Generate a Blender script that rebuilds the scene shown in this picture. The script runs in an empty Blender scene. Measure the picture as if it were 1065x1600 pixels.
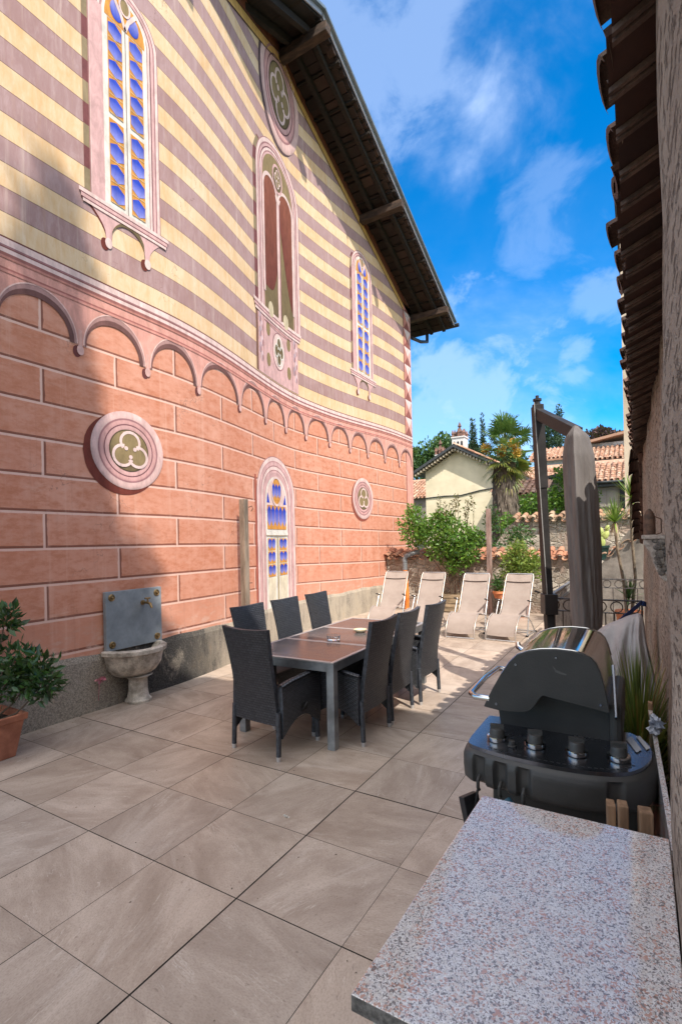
import bpy, math, random
import numpy as np
from mathutils import Vector, Matrix

PI = math.pi
R = math.radians
rnd = random.Random(7)
sc = bpy.context.scene
col = sc.collection

# ------------------------------------------------------------------ camera
cam_d = bpy.data.cameras.new("camera")
cam = bpy.data.objects.new("camera", cam_d)
col.objects.link(cam)
sc.camera = cam
cam_d.sensor_fit = 'VERTICAL'
cam_d.sensor_height = 36.0
cam_d.lens = 782.14 / 1600 * 36.0
cam_d.shift_y = 45.9 / 1600
cam_d.clip_start = 0.05
cam_d.clip_end = 3000
yaw, roll = R(30.688), R(-1.2)
cam.matrix_world = (Matrix.Translation((0, 0, 1.7417)) @ Matrix.Rotation(yaw, 4, 'Z')
                    @ Matrix.Rotation(PI / 2, 4, 'X') @ Matrix.Rotation(roll, 4, 'Z'))

# ------------------------------------------------------------------ sun and sky
SUN_EL, SUN_AZ = R(51.3), math.atan2(.81, -.586)     # azimuth from +Y towards +X
sun_d = bpy.data.lights.new("sun", 'SUN')
sun_d.energy = 2.85
sun_d.angle = R(0.55)
sun_d.color = (1.0, 0.93, 0.82)
sun = bpy.data.objects.new("sun", sun_d)
col.objects.link(sun)
sdir = Vector((math.cos(SUN_EL) * math.sin(SUN_AZ), math.cos(SUN_EL) * math.cos(SUN_AZ), math.sin(SUN_EL)))
sun.rotation_euler = sdir.to_track_quat('Z', 'Y').to_euler()
sun.location = sdir * 60

world = bpy.data.worlds.new("World")
sc.world = world
world.use_nodes = True
wn = world.node_tree
wn.nodes.clear()
SKY_STRENGTH = 0.15


class NT:
    """small helper to write node graphs"""
    def __init__(s, tree):
        s.t = tree

    def n(s, typ, **kw):
        nd = s.t.nodes.new(typ)
        for k, v in kw.items():
            setattr(nd, k, v)
        return nd

    def link(s, a, b):
        s.t.links.new(a, b)

    def put(s, sock, v):
        if isinstance(v, bpy.types.NodeSocket):
            s.link(v, sock)
        elif v is not None:
            try:
                sock.default_value = v
            except Exception:
                sock.default_value = (v[0], v[1], v[2], 1) if len(v) == 3 else v

    def m(s, op, a, b=None, c=None, clamp=False):
        nd = s.n('ShaderNodeMath', operation=op, use_clamp=clamp)
        s.put(nd.inputs[0], a)
        if b is not None:
            s.put(nd.inputs[1], b)
        if c is not None:
            s.put(nd.inputs[2], c)
        return nd.outputs[0]

    def mix(s, f, a, b, mode='MIX'):
        nd = s.n('ShaderNodeMix', data_type='RGBA', blend_type=mode)
        s.put(nd.inputs[0], f)
        for sock, v in ((nd.inputs[6], a), (nd.inputs[7], b)):
            if isinstance(v, tuple) and len(v) == 3:
                v = (*v, 1)
            s.put(sock, v)
        return nd.outputs[2]

    def noise(s, vec, scale, detail=5, rough=.55, dist=0):
        nd = s.n('ShaderNodeTexNoise')
        s.put(nd.inputs['Vector'], vec)
        nd.inputs['Scale'].default_value = scale
        nd.inputs['Detail'].default_value = detail
        nd.inputs['Roughness'].default_value = rough
        nd.inputs['Distortion'].default_value = dist
        return nd.outputs[0]

    def ramp(s, f, lo, hi, a=0., b=1.):
        nd = s.n('ShaderNodeMapRange', interpolation_type='SMOOTHSTEP')
        s.put(nd.inputs[0], f)
        for i, v in enumerate((lo, hi, a, b)):
            s.put(nd.inputs[i + 1], v)
        return nd.outputs[0]

    def map(s, vec, scale=(1, 1, 1), rot=(0, 0, 0), loc=(0, 0, 0)):
        nd = s.n('ShaderNodeMapping')
        s.put(nd.inputs[0], vec)
        nd.inputs['Scale'].default_value = scale
        nd.inputs['Rotation'].default_value = rot
        nd.inputs['Location'].default_value = loc
        return nd.outputs[0]

    def xyz(s, v):
        nd = s.n('ShaderNodeSeparateXYZ')
        s.put(nd.inputs[0], v)
        return nd.outputs


g = NT(wn)
sky = g.n('ShaderNodeTexSky', sky_type='NISHITA')
sky.sun_disc = False
sky.sun_elevation = SUN_EL
sky.sun_rotation = SUN_AZ
sky.altitude = 400
sky.air_density = 1.0
sky.dust_density = 0.4
sky.ozone_density = 3.0
hs = g.n('ShaderNodeHueSaturation')
hs.inputs['Saturation'].default_value = 1.6
hs.inputs['Value'].default_value = .80
g.link(sky.outputs[0], hs.inputs['Color'])
tc = g.n('ShaderNodeTexCoord')
d = tc.outputs['Generated']
dx, dy, dz = g.xyz(d)
zz = g.m('ADD', g.m('MAXIMUM', dz, 0.0), 0.22)
cmb = g.n('ShaderNodeCombineXYZ')
g.put(cmb.inputs[0], g.m('DIVIDE', dx, zz))
g.put(cmb.inputs[1], g.m('DIVIDE', dy, zz))
flat = cmb.outputs[0]
n1 = g.noise(g.map(d, (1, 1, 1.5), (0, 0, R(28)), (1.1, 3.0, 0)), 3.0, 8, .55, .25)
n2 = g.noise(g.map(d, (1, 1, 1.3), (0, R(20), R(55)), (4.2, .6, 0)), 6.5, 9, .58, .4)
wisp = g.m('MULTIPLY', g.ramp(n1, .47, .70), g.ramp(n2, .30, .75))
low = g.ramp(dz, .62, .12)                       # more cloud towards the horizon
back = g.ramp(g.m('SUBTRACT', g.m('MULTIPLY', dx, .51), g.m('MULTIPLY', dy, .86)), -.15, .45)   # half behind the viewer, where fill cloud is added
cl = g.m('MULTIPLY', g.m('ADD', wisp, g.m('MULTIPLY', low, .45)), g.ramp(n1, .30, .62), clamp=True)
for bd_, b0_, b1_, ba_ in [((-0.333, 0.612, 0.717), 0.985, 0.998, 0.55), ((-0.081, 0.949, 0.305), 0.9988, 0.99975, 0.55), ((-0.027, 0.919, 0.393), 0.9975, 0.9997, 0.45), ((-0.304, 0.92, 0.245), 0.975, 0.998, 0.75), ((-0.088, 0.866, 0.493), 0.994, 0.9995, 0.3)]:
    dp = g.n('ShaderNodeVectorMath', operation='DOT_PRODUCT')
    g.put(dp.inputs[0], d)
    dp.inputs[1].default_value = bd_
    cl = g.m('MAXIMUM', cl, g.m('MULTIPLY', g.m('MULTIPLY', g.ramp(g.m('ADD', dp.outputs['Value'], g.m('MULTIPLY', g.m('SUBTRACT', g.m('ADD', n2, g.m('MULTIPLY', n1, .6)), .80), (b1_ - b0_) * 5.5)), b0_, b1_ + (b1_ - b0_) * .3), ba_), g.ramp(n2, .22, .55)))
cloudcol = g.n('ShaderNodeRGB')
cloudcol.outputs[0].default_value = (2.5, 3.1, 4.2, 1)
skymix = g.mix(g.m('MULTIPLY', cl, .62), hs.outputs[0], cloudcol.outputs[0])
# bright cloud added out of view, overhead and behind, to fill the shade
over = g.m('MAXIMUM', g.ramp(dz, .74, .90), g.m('MULTIPLY', back, g.ramp(dz, .10, .35)))
over = g.m('MULTIPLY', over, g.ramp(n1, .22, .55, .55, 1.0), clamp=True)
fill_cloud = g.n('ShaderNodeRGB')
fill_cloud.outputs[0].default_value = (6.1, 5.95, 5.8, 1)
skymix = g.mix(over, skymix, fill_cloud.outputs[0])
bg = g.n('ShaderNodeBackground')
g.link(skymix, bg.inputs[0])
bg.inputs[1].default_value = SKY_STRENGTH
wo = g.n('ShaderNodeOutputWorld')
g.link(bg.outputs[0], wo.inputs[0])

sc.view_settings.view_transform = 'Standard'
sc.view_settings.look = 'None'
sc.view_settings.exposure = 1.22
sc.view_settings.gamma = 1
sc.cycles.max_bounces = 8
sc.cycles.diffuse_bounces = 4
sc.cycles.transparent_max_bounces = 8
sc.cycles.sample_clamp_indirect = 8


# ------------------------------------------------------------------ materials
def newmat(name):
    m = bpy.data.materials.new(name)
    m.use_nodes = True
    m.node_tree.nodes.clear()
    g = NT(m.node_tree)
    out = g.n('ShaderNodeOutputMaterial')
    p = g.n('ShaderNodeBsdfPrincipled')
    g.link(p.outputs[0], out.inputs[0])
    return m, g, p, out


def addbump(g, p, h, strength, dist=.01):
    b = g.n('ShaderNodeBump')
    b.inputs['Strength'].default_value = strength
    b.inputs['Distance'].default_value = dist
    g.put(b.inputs['Height'], h)
    g.link(b.outputs[0], p.inputs['Normal'])


def mat(name, c, rough=.6, c2=None, scale=6, var=.15, bump=0., bscale=None, metal=0., stretch=(1, 1, 1), fine=0., spec=.5, coat=0., bdist=.01):
    m, g, p, out = newmat(name)
    tc = g.n('ShaderNodeTexCoord').outputs['Object']
    v = g.map(tc, stretch)
    n = g.noise(v, scale, 6, .6)
    lo = tuple(x * (1 - var) for x in c)
    hi = tuple(min(1, x * (1 + var)) for x in (c2 or c))
    colr = g.mix(g.ramp(n, .3, .7), lo, hi)
    if fine:
        n2 = g.noise(v, scale * 9, 4, .7)
        colr = g.mix(g.ramp(n2, .35, .75, 0, fine), colr, tuple(x * .35 for x in c))
    g.put(p.inputs['Base Color'], colr)
    p.inputs['Metallic'].default_value = metal
    p.inputs['Specular IOR Level'].default_value = spec
    p.inputs['Coat Weight'].default_value = coat
    g.put(p.inputs['Roughness'], g.ramp(n, .2, .8, max(.02, rough - .08), min(1, rough + .08)))
    if bump:
        addbump(g, p, g.noise(v, bscale or scale * 5, 6, .65), bump, bdist)
    return m


def island_mat(name, stops, rough=.7, bump=.2, bscale=40, transl=0., fade=.25):
    """colour differs from piece to piece (leaf to leaf, tile to tile)"""
    m, g, p, out = newmat(name)
    ge = g.n('ShaderNodeNewGeometry')
    cr = g.n('ShaderNodeValToRGB')
    g.link(ge.outputs['Random Per Island'], cr.inputs[0])
    e = cr.color_ramp.elements
    while len(e) < len(stops):
        e.new(.5)
    for i, c in enumerate(stops):
        e[i].position = i / (len(stops) - 1)
        e[i].color = (*c, 1)
    tc = g.n('ShaderNodeTexCoord').outputs['Object']
    n = g.noise(tc, bscale * .25, 5, .6)
    c = g.mix(g.ramp(n, .35, .75, 0, fade), cr.outputs[0], tuple(x * .45 for x in stops[0]))
    g.put(p.inputs['Base Color'], c)
    p.inputs['Roughness'].default_value = rough
    if bump:
        addbump(g, p, g.noise(tc, bscale, 4, .6), bump)
    if transl:
        tr = g.n('ShaderNodeBsdfTranslucent')
        g.put(tr.inputs[0], g.mix(.5, c, (.30, .42, .05)))
        mx = g.n('ShaderNodeMixShader')
        mx.inputs[0].default_value = transl
        g.link(p.outputs[0], mx.inputs[1])
        g.link(tr.outputs[0], mx.inputs[2])
        g.link(mx.outputs[0], out.inputs[0])
    return m


# ------------------------------------------------------------------ mesh helpers
class MB:
    def __init__(s):
        s.V, s.F, s.MI, s.C, s.UV = [], [], [], [], []

    def add(s, V, F, mi=0, c=None, uv=None):
        o = len(s.V)
        s.V.extend([tuple(v) for v in V])
        for f in F:
            s.F.append(tuple(o + i for i in f))
            s.MI.append(mi)
            if c is not None:
                s.C.append([c] * len(f) if not isinstance(c, list) else [c[i] for i in f])
            if uv is not None:
                s.UV.append([uv[i] for i in f])

    def box(s, lo, hi, mi=0, rz=0., c=None):
        x0, y0, z0 = lo
        x1, y1, z1 = hi
        V = [(x0, y0, z0), (x1, y0, z0), (x1, y1, z0), (x0, y1, z0), (x0, y0, z1), (x1, y0, z1), (x1, y1, z1), (x0, y1, z1)]
        if rz:
            cx, cy = (x0 + x1) / 2, (y0 + y1) / 2
            cs, sn = math.cos(rz), math.sin(rz)
            V = [(cx + (x - cx) * cs - (y - cy) * sn, cy + (x - cx) * sn + (y - cy) * cs, z) for x, y, z in V]
        s.add(V, [(3, 2, 1, 0), (4, 5, 6, 7), (0, 1, 5, 4), (1, 2, 6, 5), (2, 3, 7, 6), (3, 0, 4, 7)], mi, c)

    def beam(s, a, b, w, h, mi=0, up=(0, 0, 1)):
        a, b = Vector(a), Vector(b)
        dr = (b - a).normalized()
        sd = dr.cross(Vector(up)).normalized()
        u = sd.cross(dr)
        V = []
        for q in (a, b):
            for i, j in ((-1, -1), (1, -1), (1, 1), (-1, 1)):
                V.append(q + sd * (i * w / 2) + u * (j * h / 2))
        s.add(V, [(3, 2, 1, 0), (4, 5, 6, 7), (0, 1, 5, 4), (1, 2, 6, 5), (2, 3, 7, 6), (3, 0, 4, 7)], mi)

    def tube(s, pts, r, n=8, mi=0, closed=False):
        pts = [Vector(p) for p in pts]
        k = len(pts)
        rr = r if isinstance(r, (list, tuple)) else [r] * k
        V = []
        prev = None
        for i, p in enumerate(pts):
            a = pts[(i - 1) % k] if (closed or i) else p
            b = pts[(i + 1) % k] if (closed or i < k - 1) else p
            t = (b - a).normalized()
            if prev is None:
                u = t.cross(Vector((0, 0, 1)))
                if u.length < .05:
                    u = t.cross(Vector((1, 0, 0)))
            else:
                u = prev - t * prev.dot(t)
                if u.length < 1e-4:
                    u = t.cross(Vector((1, 0, 0)))
            u.normalize()
            prev = u
            w = t.cross(u)
            for j in range(n):
                an = 2 * PI * j / n
                V.append(p + (u * math.cos(an) + w * math.sin(an)) * rr[i])
        F = []
        for i in range(k if closed else k - 1):
            for j in range(n):
                a0, a1 = i * n + j, i * n + (j + 1) % n
                b0, b1 = ((i + 1) % k) * n + j, ((i + 1) % k) * n + (j + 1) % n
                F.append((a0, a1, b1, b0))
        if not closed:
            F.append(tuple(reversed(range(n))))
            F.append(tuple((k - 1) * n + j for j in range(n)))
        s.add(V, F, mi)

    def lathe(s, c, prof, n=24, mi=0, a0=0., a1=2 * PI, sx=1., sy=1.):
        full = abs(a1 - a0 - 2 * PI) < 1e-6
        m = n if full else n + 1
        V = []
        for (r, z) in prof:
            for j in range(m):
                a = a0 + (a1 - a0) * j / n
                V.append((c[0] + r * math.cos(a) * sx, c[1] + r * math.sin(a) * sy, c[2] + z))
        F = []
        for i in range(len(prof) - 1):
            for j in range(n):
                j2 = (j + 1) % m
                F.append((i * m + j, i * m + j2, (i + 1) * m + j2, (i + 1) * m + j))
        if full:
            if prof[0][0] > 1e-4:
                F.append(tuple(reversed(range(m))))
            if prof[-1][0] > 1e-4:
                F.append(tuple((len(prof) - 1) * m + j for j in range(m)))
        s.add(V, F, mi)

    def prism(s, poly, f0, f1, mi=0):
        """poly: list of 2d points; f0/f1 turn a 2d point into the two end faces' 3d points"""
        n = len(poly)
        V = [f0(*p) for p in poly] + [f1(*p) for p in poly]
        F = [tuple(range(n)), tuple(reversed(range(n, 2 * n)))]
        F += [(i, i + n, (i + 1) % n + n, (i + 1) % n) for i in range(n)]
        s.add(V, F, mi)

    def grid(s, fn, nu, nv, mi=0, uv=None, c=None):
        V = [fn(i / nu, j / nv) for j in range(nv + 1) for i in range(nu + 1)]
        F = [(j * (nu + 1) + i, j * (nu + 1) + i + 1, (j + 1) * (nu + 1) + i + 1, (j + 1) * (nu + 1) + i) for j in range(nv) for i in range(nu)]
        U = None
        if uv:
            U = [uv(i / nu, j / nv) for j in range(nv + 1) for i in range(nu + 1)]
        s.add(V, F, mi, c, U)

    def build(s, name, mats, parent=None, smooth=0., bevel=0., fixn=True, local=False, uvname='UVMap'):
        me = bpy.data.meshes.new(name)
        V = np.array(s.V, dtype=float).reshape(-1, 3)
        if parent is not None and not local:
            q = parent
            while q is not None:
                V = V - np.array(q.location)
                q = q.parent
        me.from_pydata(V.tolist(), [], s.F)
        for m in (mats if isinstance(mats, (list, tuple)) else [mats]):
            me.materials.append(m)
        me.polygons.foreach_set('material_index', s.MI)
        if s.UV and len(s.UV) == len(s.F):
            u = me.uv_layers.new(name=uvname)
            u.data.foreach_set('uv', [x for f in s.UV for p in f for x in p[:2]])
        if s.C and len(s.C) == len(s.F):
            a = me.color_attributes.new('paint', 'FLOAT_COLOR', 'CORNER')
            a.data.foreach_set('color', [x for f in s.C for p in f for x in (p[0], p[1], p[2], 1.)])
        me.update()
        if smooth:
            me.shade_smooth()
            me.set_sharp_from_angle(angle=R(smooth))
        o = bpy.data.objects.new(name, me)
        col.objects.link(o)
        if parent is not None:
            o.parent = parent
        if bevel:
            b = o.modifiers.new('bevel', 'BEVEL')
            b.width = bevel
            b.segments = 2
            b.limit_method = 'ANGLE'
            b.angle_limit = R(40)
        return o


def crom(P, t):
    n = len(P) - 1
    i = min(n - 1, int(t * n))
    f = t * n - i
    p0, p1, p2, p3 = P[max(0, i - 1)], P[i], P[i + 1], P[min(n, i + 2)]
    return tuple(.5 * (2 * b + (c_ - a) * f + (2 * a - 5 * b + 4 * c_ - d_) * f * f + (3 * b - a - 3 * c_ + d_) * f ** 3) for a, b, c_, d_ in zip(p0, p1, p2, p3))


def tag(o, label=None, cat=None, group=None, kind=None):
    if label:
        o['label'] = label
    if cat:
        o['category'] = cat
    if group:
        o['group'] = group
    if kind:
        o['kind'] = kind
    return o


def thing(name, label, cat, loc=(0, 0, 0), rz=0., group=None):
    o = bpy.data.objects.new(name, None)
    col.objects.link(o)
    o.location = loc
    o.rotation_euler = (0, 0, rz)
    o.empty_display_size = .2
    return tag(o, label, cat, group)


def dup(root, loc, rz, label):
    def cp(o, par):
        c = o.copy()
        col.objects.link(c)
        if par is not None:
            c.parent = par
        for ch in list(o.children):
            cp(ch, c)
        return c
    r = cp(root, None)
    r.location = loc
    r.rotation_euler = (0, 0, rz)
    r['label'] = label
    return r


def leaves(mb, clumps, n, size, seed, up=.3, aspect=.45, shell=.55, mi=0):
    """n leaf-sized folded quads spread through the volume of ellipsoid clumps"""
    q = np.random.default_rng(seed)
    w = np.array([c[1][0] * c[1][1] * c[1][2] for c in clumps]) ** .75
    w /= w.sum()
    idx = q.choice(len(clumps), n, p=w)
    ctr = np.array([c[0] for c in clumps])[idx]
    rad = np.array([c[1] for c in clumps])[idx]
    dv = q.normal(size=(n, 3))
    dv /= np.linalg.norm(dv, axis=1)[:, None]
    rr = q.random(n) ** shell
    rr *= 1 + .18 * np.sin(dv[:, 0] * 7 + idx) * np.cos(dv[:, 2] * 6 + idx * 2)
    p = ctr + dv * rr[:, None] * rad
    ax = q.normal(size=(n, 3)) * .8 + dv * .7 + np.array([0, 0, up])
    ax /= np.linalg.norm(ax, axis=1)[:, None]
    sd = np.cross(ax, q.normal(size=(n, 3)))
    sd /= np.linalg.norm(sd, axis=1)[:, None]
    nn = np.cross(ax, sd)
    sz = size * (.6 + .8 * q.random(n))[:, None]
    a = p
    b = p + ax * sz * .5 + sd * sz * aspect * .5 + nn * sz * .06
    c = p + ax * sz
    e = p + ax * sz * .5 - sd * sz * aspect * .5 + nn * sz * .06
    o = len(mb.V)
    VV = np.stack([a, b, c, e], 1).reshape(-1, 3)
    mb.V.extend(map(tuple, VV.tolist()))
    for i in range(n):
        k = o + 4 * i
        mb.F.append((k, k + 1, k + 2, k + 3))
        mb.MI.append(mi)


def barrel(mb, p0, ud, vd, nu, nv, tw, tl, rise=.06, seed=1, mi=0, nrm=None, jit=1.):
    """field of curved roof tiles: ud along the eave, vd up the slope; cover tiles over pan tiles"""
    q = random.Random(seed)
    p0, ud, vd = Vector(p0), Vector(ud).normalized(), Vector(vd).normalized()
    nr = Vector(nrm) if nrm else ud.cross(vd).normalized()
    if nr.z < 0:
        nr = -nr
    for i in range(nu):
        for j in range(nv):
            for pan in (0, 1):
                o = p0 + ud * (tw * (i + (.5 if pan else 0)) + q.uniform(-.012, .012) * jit) + vd * (tl * j + q.uniform(-.02, .02) * jit) + nr * (0.0 if pan else .012) + nr * q.uniform(-.006, .006) * jit
                w0, w1 = tw * .36, tw * .29
                if pan:
                    w0, w1 = w1, w0
                V = []
                tilt = q.uniform(-.02, .02) * jit
                for k, (v, w) in enumerate(((0, w0), (tl * 1.12, w1))):
                    for a in range(7):
                        an = PI * a / 6
                        h = math.sin(an) * rise * (1 if not pan else -.7)
                        V.append(o + vd * v + ud * (-math.cos(an) * w + tilt * v) + nr * (h + (.03 - .022 * k if not pan else .0 + .018 * (1 - k))))
                F = [(a, a + 1, a + 8, a + 7) for a in range(6)]
                # thickness lip at the low end
                for a in range(7):
                    V.append(Vector(V[a]) - nr * .014)
                F += [(a + 14, a + 15, a + 1, a) for a in range(6)]
                mb.add(V, F, mi)

# ================================================================== SETTING: ground and terrace
def lin(r, g, b, k=.8):
    f = lambda v: (v / 12.92 if v <= .04045 else ((v + .055) / 1.055) ** 2.4) * k
    return (f(r / 255), f(g / 255), f(b / 255))


gm = mat('ground_soil', (.16, .14, .09), .9, (.10, .13, .05), 1.5, .3, .3)
mb = MB()
mb.grid(lambda u, v: (-600 + 1200 * u, -600 + 1200 * v, -.35), 8, 8)
tag(mb.build('ground', gm), kind='structure')

m, g, p, out = newmat('porcelain_floor_tile')
uvn = g.n('ShaderNodeUVMap', uv_map='UVMap').outputs[0]
tone = g.n('ShaderNodeAttribute', attribute_name='paint').outputs['Color']
na = g.noise(g.map(uvn, (1.0, 2.3, 1)), 1.7, 9, .68, .5)
nb = g.noise(g.map(uvn, (1, 7, 1), (0, 0, .15)), 1.1, 7, .6, 1.4)
nc = g.noise(g.map(uvn, (1, 1.8, 1)), 75, 5, .75)
nd_ = g.noise(g.map(uvn, (1, 1, 1), loc=(9, 3, 0)), 5, 6, .6)
c = g.mix(g.ramp(na, .28, .74), (.325, .250, .198), (.535, .440, .366))
c = g.mix(g.ramp(nb, .54, .80, 0, .6), c, (.60, .52, .455))
vein = g.m('SUBTRACT', 1.0, g.ramp(g.m('ABSOLUTE', g.m('SUBTRACT', nb, .52)), 0.0, .014), clamp=True)
c = g.mix(g.m('MULTIPLY', g.m('MULTIPLY', vein, g.ramp(nd_, .48, .64)), .5), c, (.74, .66, .58))
c = g.mix(g.ramp(nc, .42, .70, 0, .42), c, (.17, .125, .10))
spk = g.noise(g.map(uvn, (.6, 1.5, 1)), 34, 4, .65)
c = g.mix(g.ramp(spk, .62, .70, 0, .5), c, (.16, .115, .09))
c = g.mix(g.ramp(nd_, .55, .75, 0, .28), c, (.23, .165, .12))
c = g.mix(1.0, c, tone, 'MULTIPLY')
g.put(p.inputs['Base Color'], c)
g.put(p.inputs['Roughness'], g.ramp(na, .2, .8, .50, .36))
p.inputs['Specular IOR Level'].default_value = .42
addbump(g, p, g.m('ADD', nc, g.m('MULTIPLY', nd_, .8)), .14, .004)
tile_m = m
grout_m = mat('dark_grout', (.035, .030, .027), .9)
mb = MB()
mb.grid(lambda u, v: (-6.2 + 7.6 * u, -4 + 16.4 * v, -.006), 2, 2, 1)
X0, Y0, T = -1.7264, 1.2326, .6
q = random.Random(3)
for i in range(-8, 5):
    for j in range(-9, 19):
        x0, y0 = X0 + T * i, Y0 + T * j
        a = q.choice((0, PI / 2, PI, -PI / 2)) + q.uniform(-.55, .55)
        ox, oy = q.uniform(-40, 40), q.uniform(-40, 40)
        k = q.uniform(.86, 1.10)
        w = q.uniform(-.02, .02)
        tn = (k * (1 + w), k, k * (1 - w))
        V, U = [], []
        h = q.uniform(-.0006, .0006)
        for ex, ey in ((0, 0), (1, 0), (1, 1), (0, 1)):
            wq = lambda k_: (.0042, .0016, .0030, .0020)[k_ % 4]
            xx = x0 + ex * T + (wq(i) if ex == 0 else -wq(i + 1))
            yy = y0 + ey * T + (wq(j + 1) if ey == 0 else -wq(j + 2))
            V.append((xx, yy, h))
            lx, ly = (ex - .5) * .6, (ey - .5) * .6
            U.append((lx * math.cos(a) - ly * math.sin(a) + ox, lx * math.sin(a) + ly * math.cos(a) + oy))
        mb.add(V, [(0, 1, 2, 3)], 0, tn, U)
for f in range(4):
    mb.C.insert(0, [(1, 1, 1)] * 4)
    mb.UV.insert(0, [(0, 0)] * 4)
tag(mb.build('terrace_floor', [tile_m, grout_m]), kind='structure')

# ================================================================== THE PAINTED HOUSE
def wx(Y):
    t = min(1., max(0., (Y - 4.1) / 4.4))
    return -5.0 - .74 * t * t * (3 - 2 * t)


def W(Y, z, off=0.):
    return (wx(Y) + off, Y, z)


def sm(a, b, x):
    t = min(1., max(0., (x - a) / (b - a)))
    return t * t * (3 - 2 * t)


YA, YB = 1.5, 13.95
RIDGE = 7.7
gab = lambda Y: 11.22 - .425 * abs(Y - RIDGE)              # lower edge of the roof along the wall
zc = lambda Y: 4.63 + .17 * sm(8.8, 13.2, Y)              # top of the painted cornice
zst = lambda Y: .2335 + .024 * sm(5., 13.5, Y)            # stripe height
zb0 = lambda Y: 3.88 + .11 * sm(4., 13.4, Y)              # first block course line
zbs = lambda Y: .357 + .043 * sm(4., 13.4, Y)             # course height
JY = [.25, 1.1, 1.95, 2.75, 3.56, 4.40, 5.37, 6.30, 7.10, 7.93, 8.79, 9.695, 10.63, 11.57, 12.50, 13.41, 14.3]
ju = lambda Y: float(np.interp(Y, JY, range(-3, 14)))

# --- block painted lower wall
m, g, p, out = newmat('painted_block_plaster')
uvx = g.n('ShaderNodeUVMap', uv_map='UVMap').outputs[0]
obj = g.n('ShaderNodeTexCoord').outputs['Object']
uu, kk, _ = g.xyz(uvx)
row = g.m('FLOOR', kk)
fk = g.m('SUBTRACT', kk, row)
w = g.m('MULTIPLY', g.m('ADD', g.m('ADD', uu, row), 41.0), .5)
fw = g.m('MULTIPLY', g.m('FRACT', w), 2.0)
wob = g.m('MULTIPLY', g.m('SUBTRACT', g.noise(obj, 9, 3), .5), .03)
ltH = g.m('LESS_THAN', g.m('ADD', fk, wob), .066)
dkH = g.m('GREATER_THAN', g.m('ADD', fk, wob), .935)
ltV = g.m('GREATER_THAN', g.m('ADD', fw, wob), 1.971)
dkV = g.m('LESS_THAN', g.m('ADD', fw, wob), .026)
n1 = g.noise(obj, 1.6, 8, .66, .4)
n2 = g.noise(g.map(obj, (1, 1, 2.2)), 6.5, 8, .68)
n3 = g.noise(obj, 38, 5, .7)
wnz = g.n('ShaderNodeTexWhiteNoise', noise_dimensions='2D')
cb = g.n('ShaderNodeCombineXYZ')
g.put(cb.inputs[0], g.m('FLOOR', w)); g.put(cb.inputs[1], row)
g.link(cb.outputs[0], wnz.inputs[0])
base = g.mix(g.ramp(n1, .3, .7), (.52, .210, .128), (.605, .295, .205))
base = g.mix(g.ramp(n2, .44, .70, 0, .62), base, (.40, .130, .060))
n5 = g.noise(g.map(obj, (1, .5, 1.6), (.5, 0, 0)), 1.9, 9, .72, 1.2)
base = g.mix(g.ramp(n5, .56, .72, 0, .45), base, (.66, .42, .33))
base = g.mix(g.ramp(n5, .42, .30, 0, .35), base, (.40, .16, .10))
base = g.mix(g.ramp(n2, .52, .30, 0, .30), base, (.64, .37, .29))
base = g.mix(g.m('MULTIPLY', g.m('ABSOLUTE', g.m('SUBTRACT', wnz.outputs[0], .5)), .35), base, (.60, .28, .20))
base = g.mix(g.ramp(n3, .55, .8, 0, .22), base, (.30, .12, .08))
base = g.mix(g.m('MAXIMUM', g.m('MULTIPLY', dkH, .85), g.m('MULTIPLY', dkV, .85)), base, (.17, .058, .040))
base = g.mix(g.m('MAXIMUM', g.m('MULTIPLY', ltH, .8), g.m('MULTIPLY', ltV, .8)), base, (.72, .49, .41))
oz = g.xyz(obj)[2]
base = g.mix(g.m('MULTIPLY', g.ramp(oz, 1.2, .6), g.ramp(n2, .45, .66, 0, .6)), base, (.66, .46, .38))
stk = g.noise(g.map(obj, (1, 5.5, .22)), 2.2, 7, .65, .2)
base = g.mix(g.ramp(stk, .54, .74, 0, .30), base, (.36, .145, .09))
base = g.mix(g.ramp(stk, .46, .30, 0, .22), base, (.70, .46, .37))
vcr = g.n('ShaderNodeTexVoronoi', feature='DISTANCE_TO_EDGE')
dst = g.n('ShaderNodeVectorMath', operation='ADD')
nz_ = g.n('ShaderNodeTexNoise'); g.put(nz_.inputs['Vector'], obj); nz_.inputs['Scale'].default_value = 3.; nz_.inputs['Detail'].default_value = 6
g.put(dst.inputs[0], obj); g.put(dst.inputs[1], nz_.outputs['Color'])
g.put(vcr.inputs['Vector'], dst.outputs[0]); vcr.inputs['Scale'].default_value = .75
crk = g.m('MULTIPLY', g.ramp(vcr.outputs[0], .0045, .0015), g.ramp(n1, .50, .62))
base = g.mix(g.m('MULTIPLY', crk, .55), base, (.16, .09, .07))
g.put(p.inputs['Base Color'], base)
p.inputs['Roughness'].default_value = .86
p.inputs['Specular IOR Level'].default_value = .25
addbump(g, p, g.m('ADD', n3, g.m('MULTIPLY', n2, .6)), .12, .006)
boss_m = m

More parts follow.
